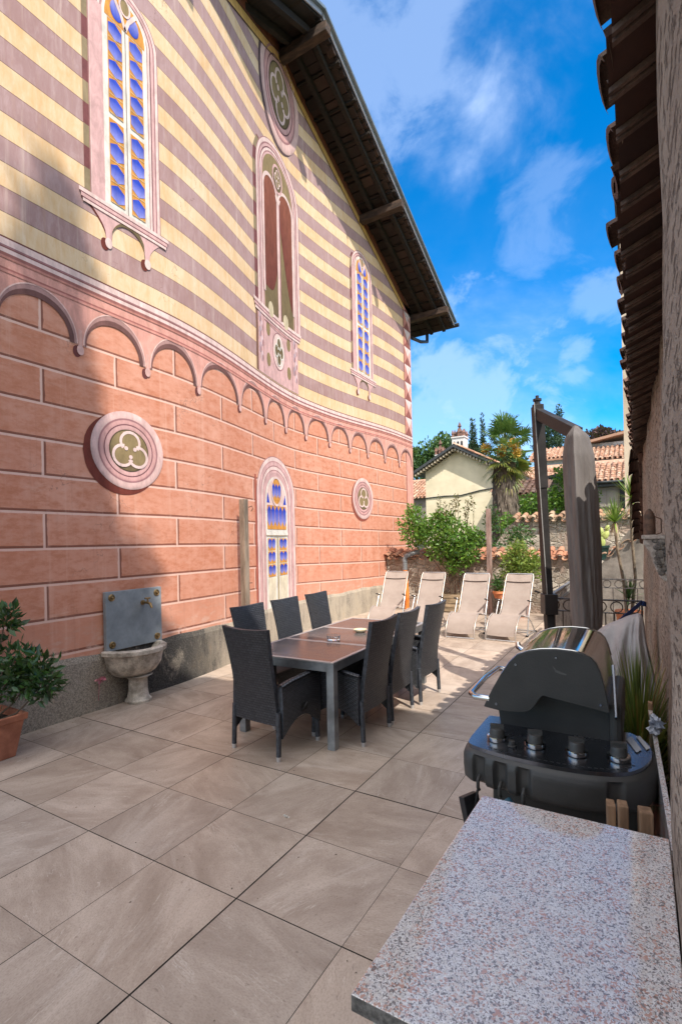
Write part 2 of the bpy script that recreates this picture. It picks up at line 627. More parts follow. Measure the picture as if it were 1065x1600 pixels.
# --- striped upper wall
m, g, p, out = newmat('painted_striped_plaster')
uvx = g.n('ShaderNodeUVMap', uv_map='UVMap').outputs[0]
obj = g.n('ShaderNodeTexCoord').outputs['Object']
uu, kk, _ = g.xyz(uvx)
row = g.m('FLOOR', kk)
fk = g.m('SUBTRACT', kk, row)
par = g.m('MODULO', g.m('ADD', row, 40), 2.0)
n1 = g.noise(obj, 1.3, 8, .66, .5)
n2 = g.noise(g.map(obj, (1, 2.2, .55)), 7, 8, .7, .6)
n3 = g.noise(obj, 40, 5, .7)
wnz = g.n('ShaderNodeTexWhiteNoise', noise_dimensions='1D')
g.put(wnz.inputs['W'], row)
yel = g.mix(g.ramp(n1, .3, .7), (.595, .405, .230), (.685, .515, .345))
yel = g.mix(g.ramp(n2, .46, .72, 0, .55), yel, (.58, .325, .13))
yel = g.mix(g.ramp(n2, .50, .28, 0, .35), yel, (.72, .62, .48))
mau = g.mix(g.ramp(n1, .3, .7), (.290, .175, .165), (.375, .245, .240))
mau = g.mix(g.ramp(n2, .42, .74, 0, .5), mau, (.245, .125, .112))
mau = g.mix(g.ramp(n2, .52, .28, 0, .45), mau, (.47, .345, .345))
mau = g.mix(g.m('MULTIPLY', wnz.outputs[0], .35), mau, (.40, .28, .295))
base = g.mix(par, yel, mau)
base = g.mix(g.ramp(n3, .56, .8, 0, .2), base, (.25, .15, .10))
base = g.mix(g.m('MULTIPLY', g.m('MAXIMUM', g.m('LESS_THAN', fk, .022), g.m('GREATER_THAN', fk, .985)), .8), base, (.13, .075, .06))
stk = g.noise(g.map(obj, (1, 5.5, .22)), 2.2, 7, .65, .2)
base = g.mix(g.ramp(stk, .54, .74, 0, .30), base, (.42, .26, .17))
base = g.mix(g.ramp(stk, .46, .30, 0, .22), base, (.72, .60, .50))
vcr = g.n('ShaderNodeTexVoronoi', feature='DISTANCE_TO_EDGE')
dst = g.n('ShaderNodeVectorMath', operation='ADD')
nz_ = g.n('ShaderNodeTexNoise'); g.put(nz_.inputs['Vector'], obj); nz_.inputs['Scale'].default_value = 3.; nz_.inputs['Detail'].default_value = 6
g.put(dst.inputs[0], obj); g.put(dst.inputs[1], nz_.outputs['Color'])
g.put(vcr.inputs['Vector'], dst.outputs[0]); vcr.inputs['Scale'].default_value = .75
crk = g.m('MULTIPLY', g.ramp(vcr.outputs[0], .0045, .0015), g.ramp(n1, .50, .62))
base = g.mix(g.m('MULTIPLY', crk, .55), base, (.16, .09, .07))
g.put(p.inputs['Base Color'], base)
p.inputs['Roughness'].default_value = .86
p.inputs['Specular IOR Level'].default_value = .25
addbump(g, p, g.m('ADD', n3, g.m('MULTIPLY', n2, .6)), .10, .006)
stripe_m = m

# --- plain fresco paint, its colours laid out on the mesh
m, g, p, out = newmat('fresco_paint')
obj = g.n('ShaderNodeTexCoord').outputs['Object']
att = g.n('ShaderNodeAttribute', attribute_name='paint').outputs['Color']
n2 = g.noise(g.map(obj, (1, 1.6, .7)), 6, 8, .7, .4)
n3 = g.noise(obj, 42, 5, .7)
hsv = g.n('ShaderNodeHueSaturation')
g.link(att, hsv.inputs['Color'])
g.put(hsv.inputs['Value'], g.ramp(n2, .25, .75, .74, 1.2))
base = g.mix(g.ramp(n3, .55, .8, 0, .2), hsv.outputs[0], (.2, .12, .1))
g.put(p.inputs['Base Color'], base)
p.inputs['Roughness'].default_value = .86
p.inputs['Specular IOR Level'].default_value = .25
addbump(g, p, g.m('ADD', n3, n2), .10, .006)
fresco = m

house = thing('painted_house', 'tall gabled house front painted with pink blocks, yellow and mauve stripes and mock windows, along the left side of the terrace', 'house', (-5.4, 7.7, 0))

NY = 150
Yat = lambda u: YA + (YB - YA) * u
mb = MB()
mb.grid(lambda u, v: W(Yat(u), v * zc(Yat(u))), NY, 30, 0, lambda u, v: (ju(Yat(u)), (zb0(Yat(u)) - v * zc(Yat(u))) / zbs(Yat(u))))
ztop = lambda Y: gab(Y) + .12
zz_ = lambda u, v: zc(Yat(u)) + (ztop(Yat(u)) - zc(Yat(u))) * v
mb.grid(lambda u, v: W(Yat(u), zz_(u, v)), NY, 40, 1, lambda u, v: (Yat(u), (zz_(u, v) - zc(Yat(u))) / zst(Yat(u))))
for Ye in (YA, YB):
    xw = wx(Ye)
    V = [(xw, Ye, 0), (-12, Ye, 0), (-12, Ye, gab(Ye) + .1), (xw, Ye, gab(Ye) + .1)]
    mb.add(V, [(0, 1, 2, 3)], 0, None, [(0, 12.9), (8, 12.9), (8, -14), (0, -14)])
mb.build('wall', [boss_m, stripe_m], house)

# plinth with pebble dash render
m, g, p, out = newmat('pebble_dash_plinth')
obj = g.n('ShaderNodeTexCoord').outputs['Object']
n1 = g.noise(obj, 70, 4, .75)
n2 = g.noise(g.map(obj, (1, 1.2, .8), loc=(3.2, 1.7, .4)), 2.6, 9, .72, .6)
n3 = g.noise(g.map(obj, (1, 1, .35)), 5, 7, .7, .3)
oy = g.xyz(obj)[1]
c = g.mix(g.ramp(n1, .3, .7), (.15, .125, .10), (.44, .385, .315))
damp = g.m('MULTIPLY', g.ramp(g.m('ABSOLUTE', g.m('ADD', oy, 3.35)), 1.25, .45), g.ramp(n2, .27, .46))
c = g.mix(g.m('MULTIPLY', damp, .92), c, g.mix(g.ramp(n1, .45, .7), (.016, .016, .017), (.085, .082, .08)))
c = g.mix(g.m('MULTIPLY', g.ramp(oy, -3.4, -1.9), g.ramp(n3, .36, .60, 0, .75)), c, (.48, .41, .32))
c = g.mix(g.ramp(n3, .58, .76, 0, .45), c, (.40, .25, .13))
g.put(p.inputs['Base Color'], c)
p.inputs['Roughness'].default_value = .95
addbump(g, p, g.m('ADD', n1, g.m('MULTIPLY', n2, 1.2)), .9, .015)
mb = MB()
plz = lambda Y: .60 + .012 * math.sin(Y * 3.1) + .006 * math.sin(Y * 9)
mb.grid(lambda u, v: (wx(Yat(u)) + .035 * (1 - .6 * max(0, v - .9) * 10), Yat(u), v * plz(Yat(u))), NY, 10)
mb.grid(lambda u, v: (wx(Yat(u)) + .014 - .02 * v, Yat(u), plz(Yat(u))), NY, 1)
mb.build('plinth', m, house)


# ---------------- painted shapes
def vfill(mb, Ya, Yb, lo, hi, off, c, n=None, c2=None, nv=1):
    """painted area between two curves lo(Y) and hi(Y)"""
    n = n or max(2, int(abs(Yb - Ya) / .05))
    f = lambda h: h if callable(h) else (lambda Y: h)
    lo, hi = f(lo), f(hi)
    for i in range(n):
        y0, y1 = Ya + (Yb - Ya) * i / n, Ya + (Yb - Ya) * (i + 1) / n
        for j in range(nv):
            t0, t1 = j / nv, (j + 1) / nv
            L = lambda y, t: lo(y) + (hi(y) - lo(y)) * t
            V = [W(y0, L(y0, t0), off), W(y1, L(y1, t0), off), W(y1, L(y1, t1), off), W(y0, L(y0, t1), off)]
            if c2:
                k = lambda t: tuple(a + (b - a) * t for a, b in zip(c, c2))
                mb.add(V, [(0, 1, 2, 3)], 0, [k(t0), k(t0), k(t1), k(t1)])
            else:
                mb.add(V, [(0, 1, 2, 3)], 0, c)


def ell(mb, Yc, z, ry, rz, off, c, n=40, c2=None):
    vfill(mb, Yc - ry, Yc + ry, lambda Y: z - rz * math.sqrt(max(0, 1 - ((Y - Yc) / ry) ** 2)),
          lambda Y: z + rz * math.sqrt(max(0, 1 - ((Y - Yc) / ry) ** 2)), off, c, n, c2, 4 if c2 else 1)


def band(mb, A, B, off, ca, cb=None, closed=False):
    """painted band between two point rows"""
    n = len(A)
    for i in range(n if closed else n - 1):
        j = (i + 1) % n
        c0 = ca(i / n) if callable(ca) else ca
        c1 = ca(j / n) if callable(ca) else ca
        V = [W(*A[i], off), W(*A[j], off), W(*B[j], off), W(*B[i], off)]
        if cb:
            mb.add(V, [(0, 1, 2, 3)], 0, [c0, c1, cb, cb])
        else:
            mb.add(V, [(0, 1, 2, 3)], 0, [c0, c1, c1, c0])


def stroke(mb, pts, w, off, c, closed=False):
    n = len(pts)
    A, B = [], []
    for i, (y, z) in enumerate(pts):
        a = pts[(i - 1) % n] if (closed or i) else pts[i]
        b = pts[(i + 1) % n] if (closed or i < n - 1) else pts[i]
        ty, tz = b[0] - a[0], b[1] - a[1]
        L = math.hypot(ty, tz) or 1
        A.append((y - tz / L * w / 2, z + ty / L * w / 2))
        B.append((y + tz / L * w / 2, z - ty / L * w / 2))
    band(mb, A, B, off, c, closed=closed)


def poly(mb, pts, off, c):
    V = [W(*p, off) for p in pts]
    mb.add(V, [tuple(range(len(V)))], 0, c)


PINK = lin(216, 174, 172)
PINKH = lin(234, 204, 198)
PINKD = lin(196, 148, 148)
DKL = lin(118, 76, 82)
MIDL = lin(165, 120, 122)
OLIVE = lin(148, 128, 92)
OLIVED = lin(116, 100, 72)
CURT = lin(142, 84, 66)
CURTD = lin(112, 58, 50)
WHITE = lin(232, 226, 216)
BLUE = lin(40, 72, 190)
LAV = lin(150, 152, 218)
ORNG = lin(214, 150, 72)
FRZ = lin(228, 166, 152)
FRZD = lin(196, 134, 122)
CRES = lin(118, 82, 78)
CRESL = lin(180, 140, 135)
BRN = lin(112, 52, 44)


def arch_path(Yc, hl, hr, zlo, zsp, rz, n=28):
    P = [(Yc - hl, zlo + (zsp - zlo) * i / 12) for i in range(12)]
    for i in range(n + 1):
        a = PI - PI * i / n
        x = math.cos(a)
        P.append((Yc + (hr if x > 0 else hl) * x, zsp + rz * math.sin(a)))
    P += [(Yc + hr, zsp - (zsp - zlo) * (i + 1) / 12) for i in range(12)]
    return P


def arch_fill(mb, Yc, hl, hr, zlo, zsp, rz, off, c, c2=None, nv=1):
    vfill(mb, Yc - hl, Yc + hr, zlo, lambda Y: zsp + rz * math.sqrt(max(0, 1 - ((Y - Yc) / (hr if Y > Yc else hl)) ** 2)), off, c, 36, c2, nv)


def frame(mb, Yc, h, zlo, zsp, rz, strips, off=.006):
    for d0, d1, c0 in strips:
        A = arch_path(Yc, h - d0, h - d0, zlo, zsp, rz - d0)
        B = arch_path(Yc, h - d1, h - d1, zlo, zsp, rz - d1)
        band(mb, A, B, off, c0)


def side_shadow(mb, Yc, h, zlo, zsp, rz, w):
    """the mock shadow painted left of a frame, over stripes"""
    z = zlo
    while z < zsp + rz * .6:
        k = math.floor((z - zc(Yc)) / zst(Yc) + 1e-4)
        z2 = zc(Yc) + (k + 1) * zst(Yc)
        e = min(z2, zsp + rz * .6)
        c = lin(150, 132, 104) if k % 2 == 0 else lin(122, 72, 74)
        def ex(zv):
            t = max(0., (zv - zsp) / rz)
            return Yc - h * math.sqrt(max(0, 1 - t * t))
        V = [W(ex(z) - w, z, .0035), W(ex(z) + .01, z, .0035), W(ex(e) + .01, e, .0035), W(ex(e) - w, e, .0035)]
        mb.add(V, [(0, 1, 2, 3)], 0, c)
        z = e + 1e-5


def panes(mb, y0, y1, z0, z1, rows, off):
    vfill(mb, y0, y1, z0, z1, off, ORNG, 2)
    h = (z1 - z0) / rows
    ym = (y0 + y1) / 2
    e = (y1 - y0) * .04
    for r in range(rows):
        b = z0 + r * h
        P = [(y0 + e, b + .28 * h), (ym, b + .05 * h), (y1 - e, b + .22 * h), (y1 - e, b + .68 * h), (ym, b + .94 * h), (y0 + e, b + .76 * h)]
        cs = [LAV, LAV, LAV, BLUE, BLUE, BLUE]
        t = rnd.uniform(.0, .35)
        cs = [tuple(a + (bb - a) * t for a, bb in zip(cq, lin(96, 110, 205))) for cq in cs]
        V = [W(*q_, off + .003) for q_ in P]
        o = len(mb.V)
        mb.add(V, [(0, 1, 2, 3, 4, 5)], 0, cs)
        stroke(mb, [(y0 + e, b + .02 * h), (y1 - e, b + .02 * h)], .008, off + .004, lin(222, 196, 150))


# lancet windows left and right on the striped wall
def lancet(Yc, h, zs, zsp, s):
    win = MB()
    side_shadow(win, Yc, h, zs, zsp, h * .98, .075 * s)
    arch_fill(win, Yc, h, h, zs, zsp, h * .98, .005, PINK)
    st = [(0, .012, MIDL), (.012, .055, PINKH), (.055, .075, MIDL), (.075, .115, PINK), (.115, .132, DKL), (.132, .165, PINKH), (.165, .18, MIDL)]
    frame(win, Yc, h, zs, zsp, h * .98, [(a * s, b * s, c_) for a, b, c_ in st], .008)
    hl, hr = h - .19 * s, h - .18 * s
    # plain wide reveal on the left
    vfill(win, Yc - h + .02 * s, Yc - h + .26 * s, zs, zsp, .010, PINK, 6)
    vfill(win, Yc - h + .19 * s, Yc - h + .27 * s, zs, zsp, .011, PINKH, 3)
    f = win.build('painted_window', fresco, house)
    gl = MB()
    arch_fill(gl, Yc, hl, hr, zs + .02, zsp, h * .72, .012, WHITE)
    arch_fill(gl, Yc, hl - .03, hr - .03, zsp - .05, zsp, h * .62, .014, ORNG)
    pw = (hl + hr - .07 * s * 2 - .10 * s) / 2
    a0 = Yc - hl + .07 * s
    zt = zsp - .06
    zm = zs + .06 + (zt - zs) * .46
    for y0 in (a0, a0 + pw + .10 * s):
        panes(gl, y0, y0 + pw, zs + .07, zm - .03, 4, .015)
        panes(gl, y0, y0 + pw, zm + .03, zt, 5, .015)
    stroke(gl, [(Yc, zs + .03), (Yc, zsp)], .012, .017, lin(150, 135, 130))
    # Y tracery and blue lobes in the head
    for sgn in (-1, 1):
        ell(gl, Yc + sgn * .12 * s, zsp + .10 * s, .09 * s, .12 * s, .017, BLUE, 16, LAV)
        stroke(gl, [(Yc, zsp - .04), (Yc + sgn * .05 * s, zsp + .10 * s), (Yc + sgn * .17 * s, zsp + .28 * s)], .045 * s, .020, PINKH)
    ell(gl, Yc, zsp + .25 * s, .075 * s, .11 * s, .017, OLIVE, 16)
    stroke(gl, [(Yc + .075 * s * math.cos(t * PI / 8), zsp + .25 * s + .11 * s * math.sin(t * PI / 8)) for t in range(16)], .025 * s, .021, PINKH, True)
    gl.build('pane', fresco, f)
    sl = MB()
    ya, yb = Yc - h - .15 * s, Yc + h + .13 * s
    # brackets and arch under the sill
    zb = zs - .36 * s
    br = h * .60
    def low(Y):
        t = abs(Y - Yc) / br
        if t < .80:
            return zs - .40 * s + .26 * s * math.sqrt(max(0, 1 - (t / .80) ** 2))
        if t < 1.04:
            return zb - .10 * s
        return min(zs - .05, zb + .0 + .30 * s * ((t - 1.04) / .8) ** .6)
    vfill(sl, ya + .05, yb - .05, low, zs - .04, .006, PINK, 60)
    vfill(sl, Yc - br * .8, Yc + br * .8, lambda Y: low(Y), lambda Y: low(Y) + .055 * s * (1 + .7 * (Y - Yc) / br), .009, OLIVED, 40)
    vfill(sl, ya + .03, Yc - br * 1.0, lambda Y: low(Y) - .03, lambda Y: low(Y) + .055 * s, .004, BRN, 20)
    for sgn in (-1, 1):
        ell(sl, Yc + sgn * br * .93 - .05 * s, zb - .13 * s, .055 * s, .075 * s, .004, BRN, 14)
        ell(sl, Yc + sgn * br * .93, zb - .10 * s, .05 * s, .065 * s, .010, PINKH, 14)
    for d0, d1, c_, ex in ((0, .045, PINKH, .0), (.045, .06, DKL, .01), (.06, .10, PINK, .02), (.10, .115, DKL, .03), (.115, .15, PINKH, .04)):
        vfill(sl, ya + ex, yb - ex, zs + .03 - d1 * s, zs + .03 - d0 * s, .014, c_, 20)
    sl.build('sill', fresco, f)
    return f


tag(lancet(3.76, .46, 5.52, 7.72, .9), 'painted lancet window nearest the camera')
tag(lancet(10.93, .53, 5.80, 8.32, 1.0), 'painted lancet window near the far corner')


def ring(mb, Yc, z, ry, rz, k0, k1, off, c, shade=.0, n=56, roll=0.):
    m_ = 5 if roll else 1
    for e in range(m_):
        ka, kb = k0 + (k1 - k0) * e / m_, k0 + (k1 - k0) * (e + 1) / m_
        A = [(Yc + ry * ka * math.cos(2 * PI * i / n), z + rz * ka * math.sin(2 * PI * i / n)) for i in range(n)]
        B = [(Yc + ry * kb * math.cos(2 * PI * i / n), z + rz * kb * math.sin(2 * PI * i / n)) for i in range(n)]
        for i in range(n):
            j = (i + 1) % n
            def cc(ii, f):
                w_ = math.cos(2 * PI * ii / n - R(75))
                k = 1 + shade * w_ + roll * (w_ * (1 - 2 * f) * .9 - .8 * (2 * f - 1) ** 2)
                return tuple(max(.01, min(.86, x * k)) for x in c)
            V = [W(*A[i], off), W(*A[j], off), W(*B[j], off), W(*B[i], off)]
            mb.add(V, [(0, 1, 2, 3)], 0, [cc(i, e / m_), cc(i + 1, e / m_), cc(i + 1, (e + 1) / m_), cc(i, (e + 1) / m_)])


def trefoil(mb, Yc, z, ry, rz, off, lobes, c, w, fill=None, rot=PI / 2):
    rl, dl = (.50, .46) if lobes == 3 else (.40, .50)
    pts = []
    for l in range(lobes):
        a = rot - 2 * PI * l / lobes
        half = math.acos(max(-1, min(1, -dl * math.sin(PI / lobes) / rl + 0))) if False else PI * (.72 if lobes == 3 else .70)
        cx, cz = dl * math.cos(a), dl * math.sin(a)
        arc = []
        for i in range(15):
            b = a + half - 2 * half * i / 14
            arc.append((Yc + ry * (cx + rl * math.cos(b)), z + rz * (cz + rl * math.sin(b))))
        pts += arc
        if fill:
            ell(mb, Yc + ry * cx, z + rz * cz, ry * rl, rz * rl, off - .0026 + .0004 * l, fill, 18)
    if fill:
        ell(mb, Yc, z, ry * .45, rz * .45, off - .0005, fill, 18)
    for l in range(lobes):
        stroke(mb, pts[15 * l:15 * l + 15], w, off + .0007 * l, c)
    for l in range(lobes):
        a = rot - 2 * PI * (l + .5) / lobes
        ell(mb, Yc + ry * .27 * math.cos(a), z + rz * .27 * math.sin(a), ry * .10, rz * .10, off + .004 + .0005 * l, c, 12)


def medallion(Yc, z, ry, rz, inner, lobes, sh, shc, label):
    mb = MB()
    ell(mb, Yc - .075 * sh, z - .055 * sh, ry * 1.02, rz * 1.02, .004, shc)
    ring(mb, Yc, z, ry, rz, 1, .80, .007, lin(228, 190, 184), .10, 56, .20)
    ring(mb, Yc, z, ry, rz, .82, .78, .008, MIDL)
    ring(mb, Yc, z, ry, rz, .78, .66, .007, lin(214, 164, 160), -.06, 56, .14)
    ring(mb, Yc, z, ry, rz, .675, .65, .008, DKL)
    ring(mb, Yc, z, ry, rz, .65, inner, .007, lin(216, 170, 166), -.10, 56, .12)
    f = mb.build('painted_medallion', fresco, house)
    mb = MB()
    ell(mb, Yc, z, ry * inner, rz * inner, .009, OLIVED, 40, OLIVE)
    ring(mb, Yc, z, ry, rz, inner, inner * .95, .010, lin(92, 78, 58))
    trefoil(mb, Yc + .01, z - .01, ry * inner * .96, rz * inner * .96, .014, lobes, PINKH, ry * .07, OLIVE)
    mb.build('tracery', fresco, f)
    tag(f, label)


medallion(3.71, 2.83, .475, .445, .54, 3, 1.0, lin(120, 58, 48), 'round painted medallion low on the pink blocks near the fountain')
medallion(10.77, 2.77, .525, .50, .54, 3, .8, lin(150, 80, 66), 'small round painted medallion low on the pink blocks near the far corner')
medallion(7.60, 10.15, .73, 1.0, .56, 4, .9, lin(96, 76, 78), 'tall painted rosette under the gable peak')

# biforate window in the middle of the gable
win = MB()
Yc, h, zs, zsp = 7.42, .82, 5.84, 8.22
side_shadow(win, Yc, h, zs, zsp, .82, .10)
arch_fill(win, Yc, h, h, zs, zsp, .82, .005, PINK)
st = [(0, .015, MIDL), (.015, .075, PINKH), (.075, .10, MIDL), (.10, .14, PINK), (.14, .16, DKL), (.16, .20, PINKH), (.20, .22, MIDL), (.22, .25, PINK)]
frame(win, Yc, h, zs, zsp, .82, st, .008)
fr = win.build('painted_window', fresco, house)
tag(fr, 'painted double window with red curtains and mock balcony')
gl = MB()
hi = h - .25
arch_fill(gl, Yc, hi, hi, zs, zsp, .57, .010, OLIVE)
for sgn in (-1, 1):
    yc2 = Yc + sgn * hi * .51
    hw = hi * .43
    arch_fill(gl, yc2, hw, hw, zs, zsp - .22, hw * 1.15, .012, OLIVED, OLIVE, 4)
    top = lambda Y, yc2=yc2, hw=hw: zsp - .22 + hw * 1.13 * math.sqrt(max(0, 1 - ((Y - yc2) / hw) ** 2))
    if sgn < 0:
        botf = lambda Y, yc2=yc2, hw=hw: zs + .58 - .16 * math.sqrt(max(0, 1 - ((Y - yc2 + hw * .5) / (hw * 1.5)) ** 2)) + .35 * max(0, (Y - yc2) / hw) ** 2
    else:
        botf = lambda Y, yc2=yc2, hw=hw: zs + .32 + 1.6 * max(0, (yc2 + hw - Y) / (2 * hw)) ** 1.4
    vfill(gl, yc2 - hw, yc2 + hw, botf, top, .014, CURTD, 30, CURT, 5)
    P = arch_path(yc2, hw + .03, hw + .03, zs + .3, zsp - .22, (hw + .03) * 1.15)
    stroke(gl, P, .06, .016, PINKH)
    ell(gl, yc2 - .05, zs + .06, .10, .14, .015, lin(206, 190, 160), 14)
stroke(gl, [(Yc, zs), (Yc, zsp - .15)], .11, .018, PINK)
stroke(gl, [(Yc - .015, zs), (Yc - .015, zsp - .15)], .05, .020, PINKH)
stroke(gl, [(Yc + .065, zs), (Yc + .065, zsp - .2)], .02, .019, DKL)
poly(gl, [(Yc - .10, zsp - .12), (Yc - .06, zsp - .22), (Yc + .06, zsp - .22), (Yc + .10, zsp - .12)], .021, PINKH)
ell(gl, Yc, zsp + .22, .20, .26, .018, PINK, 24)
ell(gl, Yc, zsp + .22, .16, .215, .020, OLIVED, 24)
trefoil(gl, Yc, zsp + .22, .13, .18, .024, 4, PINKH, .02, OLIVE)
gl.build('pane', fresco, fr)
bal = MB()
ya, yb, zb = 6.58, 8.12, 4.66
vfill(bal, ya, yb, zb, zs - .08, .005, PINK, 30)
vfill(bal, ya - .075, ya, zb, zs - .1, .004, lin(128, 92, 76), 3)
for yy in (ya + .20, yb - .22):
    stroke(bal, [(yy, zb + .04), (yy, zs - .14)], .018, .008, MIDL)
stroke(bal, [(ya + .24, zs - .22), (yb - .25, zs - .22)], .018, .008, MIDL)
for sy in (-1, 1):
    for sz in (-1, 1):
        ell(bal, 7.36 + sy * .40, 5.24 + sz * .27, .075, .12, .008, OLIVE, 14)
ell(bal, 7.36, 5.24, .25, .34, .008, MIDL, 24)
ell(bal, 7.36, 5.24, .23, .32, .010, PINKH, 24)
trefoil(bal, 7.36, 5.24, .19, .28, .016, 4, WHITE, .022, OLIVED)
for yy in (ya + .10, yb - .11):                       # scrolled pilasters
    for k in range(6):
        ell(bal, yy + .03 * (-1) ** k, 4.95 + k * .13, .05, .085, .009, lin(186, 160, 168) if k % 2 else lin(214, 186, 190), 10)
        ell(bal, yy + .03 * (-1) ** k + .02, 4.95 + k * .13 - .03, .02, .05, .011, MIDL, 8)
for d0, d1, c_, ex in ((0, .055, PINKH, .0), (.055, .075, DKL, .02), (.075, .12, PINK, .03), (.12, .14, DKL, .05), (.14, .18, PINKH, .06)):
    vfill(bal, 6.42 + ex, 8.24 - ex, zs + .02 - d1, zs + .02 - d0, .014, c_, 30)
bal.build('sill', fresco, fr)

# painted door on the pink blocks
win = MB()
Yc, h, zs, zsp = 7.13, .74, .60, 2.58
arch_fill(win, Yc, h, h, zs, zsp, .70, .005, PINK)
vfill(win, Yc - h - .06, Yc - h, zs, zsp + .3, .004, lin(176, 96, 80), 3)
st = [(0, .012, MIDL), (.012, .08, PINKH), (.08, .10, PINKD), (.10, .16, PINK), (.16, .178, MIDL), (.178, .235, PINKH), (.235, .25, MIDL), (.25, .30, PINK)]
frame(win, Yc, h, zs, zsp, .70, st, .008)
dr = win.build('painted_door', fresco, house)
tag(dr, 'painted glazed door with pointed tracery behind the table')
gl = MB()
hi = h - .31
arch_fill(gl, Yc, hi, hi, zs, zsp - .12, .46, .010, WHITE)
arch_fill(gl, Yc, hi - .03, hi - .03, 2.30, zsp - .12, .42, .012, PINKH)
# head lights
def lights(mb, ya, yb, z0, z1, n, off):
    w_ = (yb - ya) / n
    hh = z1 - z0
    vfill(mb, ya, yb, z0, z1, off, ORNG, 4)
    for i in range(n):
        y0 = ya + w_ * i + w_ * .04
        y1 = ya + w_ * (i + 1) - w_ * .04
        ym = (y0 + y1) / 2
        P = [(y0, z0 + .35 * hh), (ym, z0 + .12 * hh), (y1, z0 + .35 * hh), (y1, z0 + .80 * hh), (ym, z0 + 1.0 * hh), (y0, z0 + .80 * hh)]
        mb.add([W(*q_, off + .003) for q_ in P], [(0, 1, 2, 3, 4, 5)], 0, [LAV, LAV, LAV, BLUE, BLUE, BLUE])
ell(gl, Yc, 2.66, .20, .26, .014, ORNG, 24)
lights(gl, Yc - .17, Yc + .17, 2.50, 2.80, 3, .016)
ring(gl, Yc, 2.66, .21, .27, 1.0, .84, .021, PINKH)
for sgn in (-1, 1):
    poly(gl, [(Yc + sgn * .27, 2.44), (Yc + sgn * .38, 2.44), (Yc + sgn * .34, 2.62)][::sgn], .015, BLUE)
lights(gl, Yc - hi + .06, Yc + hi - .06, 1.98, 2.40, 5, .015)
stroke(gl, [(Yc - hi, 1.90), (Yc + hi, 1.90)], .05, .018, WHITE)
stroke(gl, [(Yc - hi, 1.87), (Yc + hi, 1.87)], .012, .020, lin(168, 148, 120))
for y0, y1 in ((Yc - hi + .07, Yc - .08), (Yc + .09, Yc + hi - .05)):
    vfill(gl, y0, y1, 1.16, 1.82, .013, lin(222, 200, 160), 4)
    for k in range(3):
        lights(gl, y0, y1, 1.15 + k * .23, 1.36 + k * .23, 2, .015)
    vfill(gl, y0, y1, .72, 1.13, .013, lin(216, 206, 186), 4, lin(228, 216, 190), 2)
stroke(gl, [(Yc + .02, .70), (Yc + .02, 1.84)], .05, .018, lin(190, 172, 134))
gl.build('pane', fresco, dr)

# cornice and blind arcade
PEND = [1.42, 2.30, 3.146, 3.984, 4.851, 5.90, 6.80, 7.602, 8.375, 9.284, 10.185, 11.078, 12.06, 12.995, 13.93]
def apex(Y):
    return 4.20 + .10 * sm(3, 7, Y)
ab = MB()
zp = lambda Y: 3.86 + .05 * sm(4, 7, Y)
for a, b in zip(PEND[:-1], PEND[1:]):
    c0, hw = (a + b) / 2, (b - a) / 2
    iw = hw - .035
    def lo(Y, c0=c0, hw=hw, iw=iw):
        t = abs(Y - c0) / iw
        if t >= 1:
            return zp(c0) - .02
        return zp(c0) + (apex(c0) + .09 - zp(c0)) * math.sqrt(1 - t * t)
    Ys = sorted(set([a, b] + [c0 - iw * math.cos(PI * i / 28) for i in range(29)]))
    for y0, y1 in zip(Ys[:-1], Ys[1:]):
        e = 1e-6
        V = [W(y0, lo(y0), .006), W(y1, lo(y1), .006), W(y1, zc(y1), .006), W(y0, zc(y0), .006)]
        ab.add(V, [(0, 1, 2, 3)], 0, FRZ)
    # moulded intrados, heavier on its right side
    n = 28
    A = [(c0 - iw * math.cos(PI * i / n), zp(c0) + (apex(c0) + .09 - zp(c0)) * math.sin(PI * i / n)) for i in range(n + 1)]
    M1, B = [], []
    for i in range(n + 1):
        t = PI * i / n
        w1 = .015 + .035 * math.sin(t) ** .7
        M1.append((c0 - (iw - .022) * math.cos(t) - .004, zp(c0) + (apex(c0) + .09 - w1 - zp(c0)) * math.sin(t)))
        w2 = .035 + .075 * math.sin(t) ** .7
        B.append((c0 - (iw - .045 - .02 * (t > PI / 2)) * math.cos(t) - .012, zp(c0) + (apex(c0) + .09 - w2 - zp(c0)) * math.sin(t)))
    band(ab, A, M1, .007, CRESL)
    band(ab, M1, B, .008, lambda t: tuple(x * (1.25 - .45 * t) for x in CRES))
    stroke(ab, [(y + .003, z + .008) for y, z in A], .012, .009, lin(240, 200, 190))
for a in PEND[1:-1]:
    z0 = zp(a)
    ell(ab, a - .035, z0 - .075, .045, .06, .005, lin(112, 62, 60), 14)
    ell(ab, a, z0 - .055, .040, .052, .011, lin(222, 178, 170), 14)
    vfill(ab, a - .018, a + .022, z0 - .02, z0 + .16, .009, lin(226, 176, 164), 2)
for d0, d1, c_ in ((-.004, .012, lin(120, 70, 66)), (.012, .075, PINKH), (.075, .092, MIDL), (.092, .105, lin(140, 90, 88)), (.105, .145, PINKH), (.145, .175, lin(160, 104, 98)), (.175, .20, FRZD), (.285, .303, lin(176, 112, 104)), (.303, .33, lin(214, 150, 138))):
    vfill(ab, YA, YB, lambda Y, d1=d1: zc(Y) - d1, lambda Y, d0=d0: zc(Y) - d0, .012, c_, 150)
ab.build('painted_arcade', fresco, house)

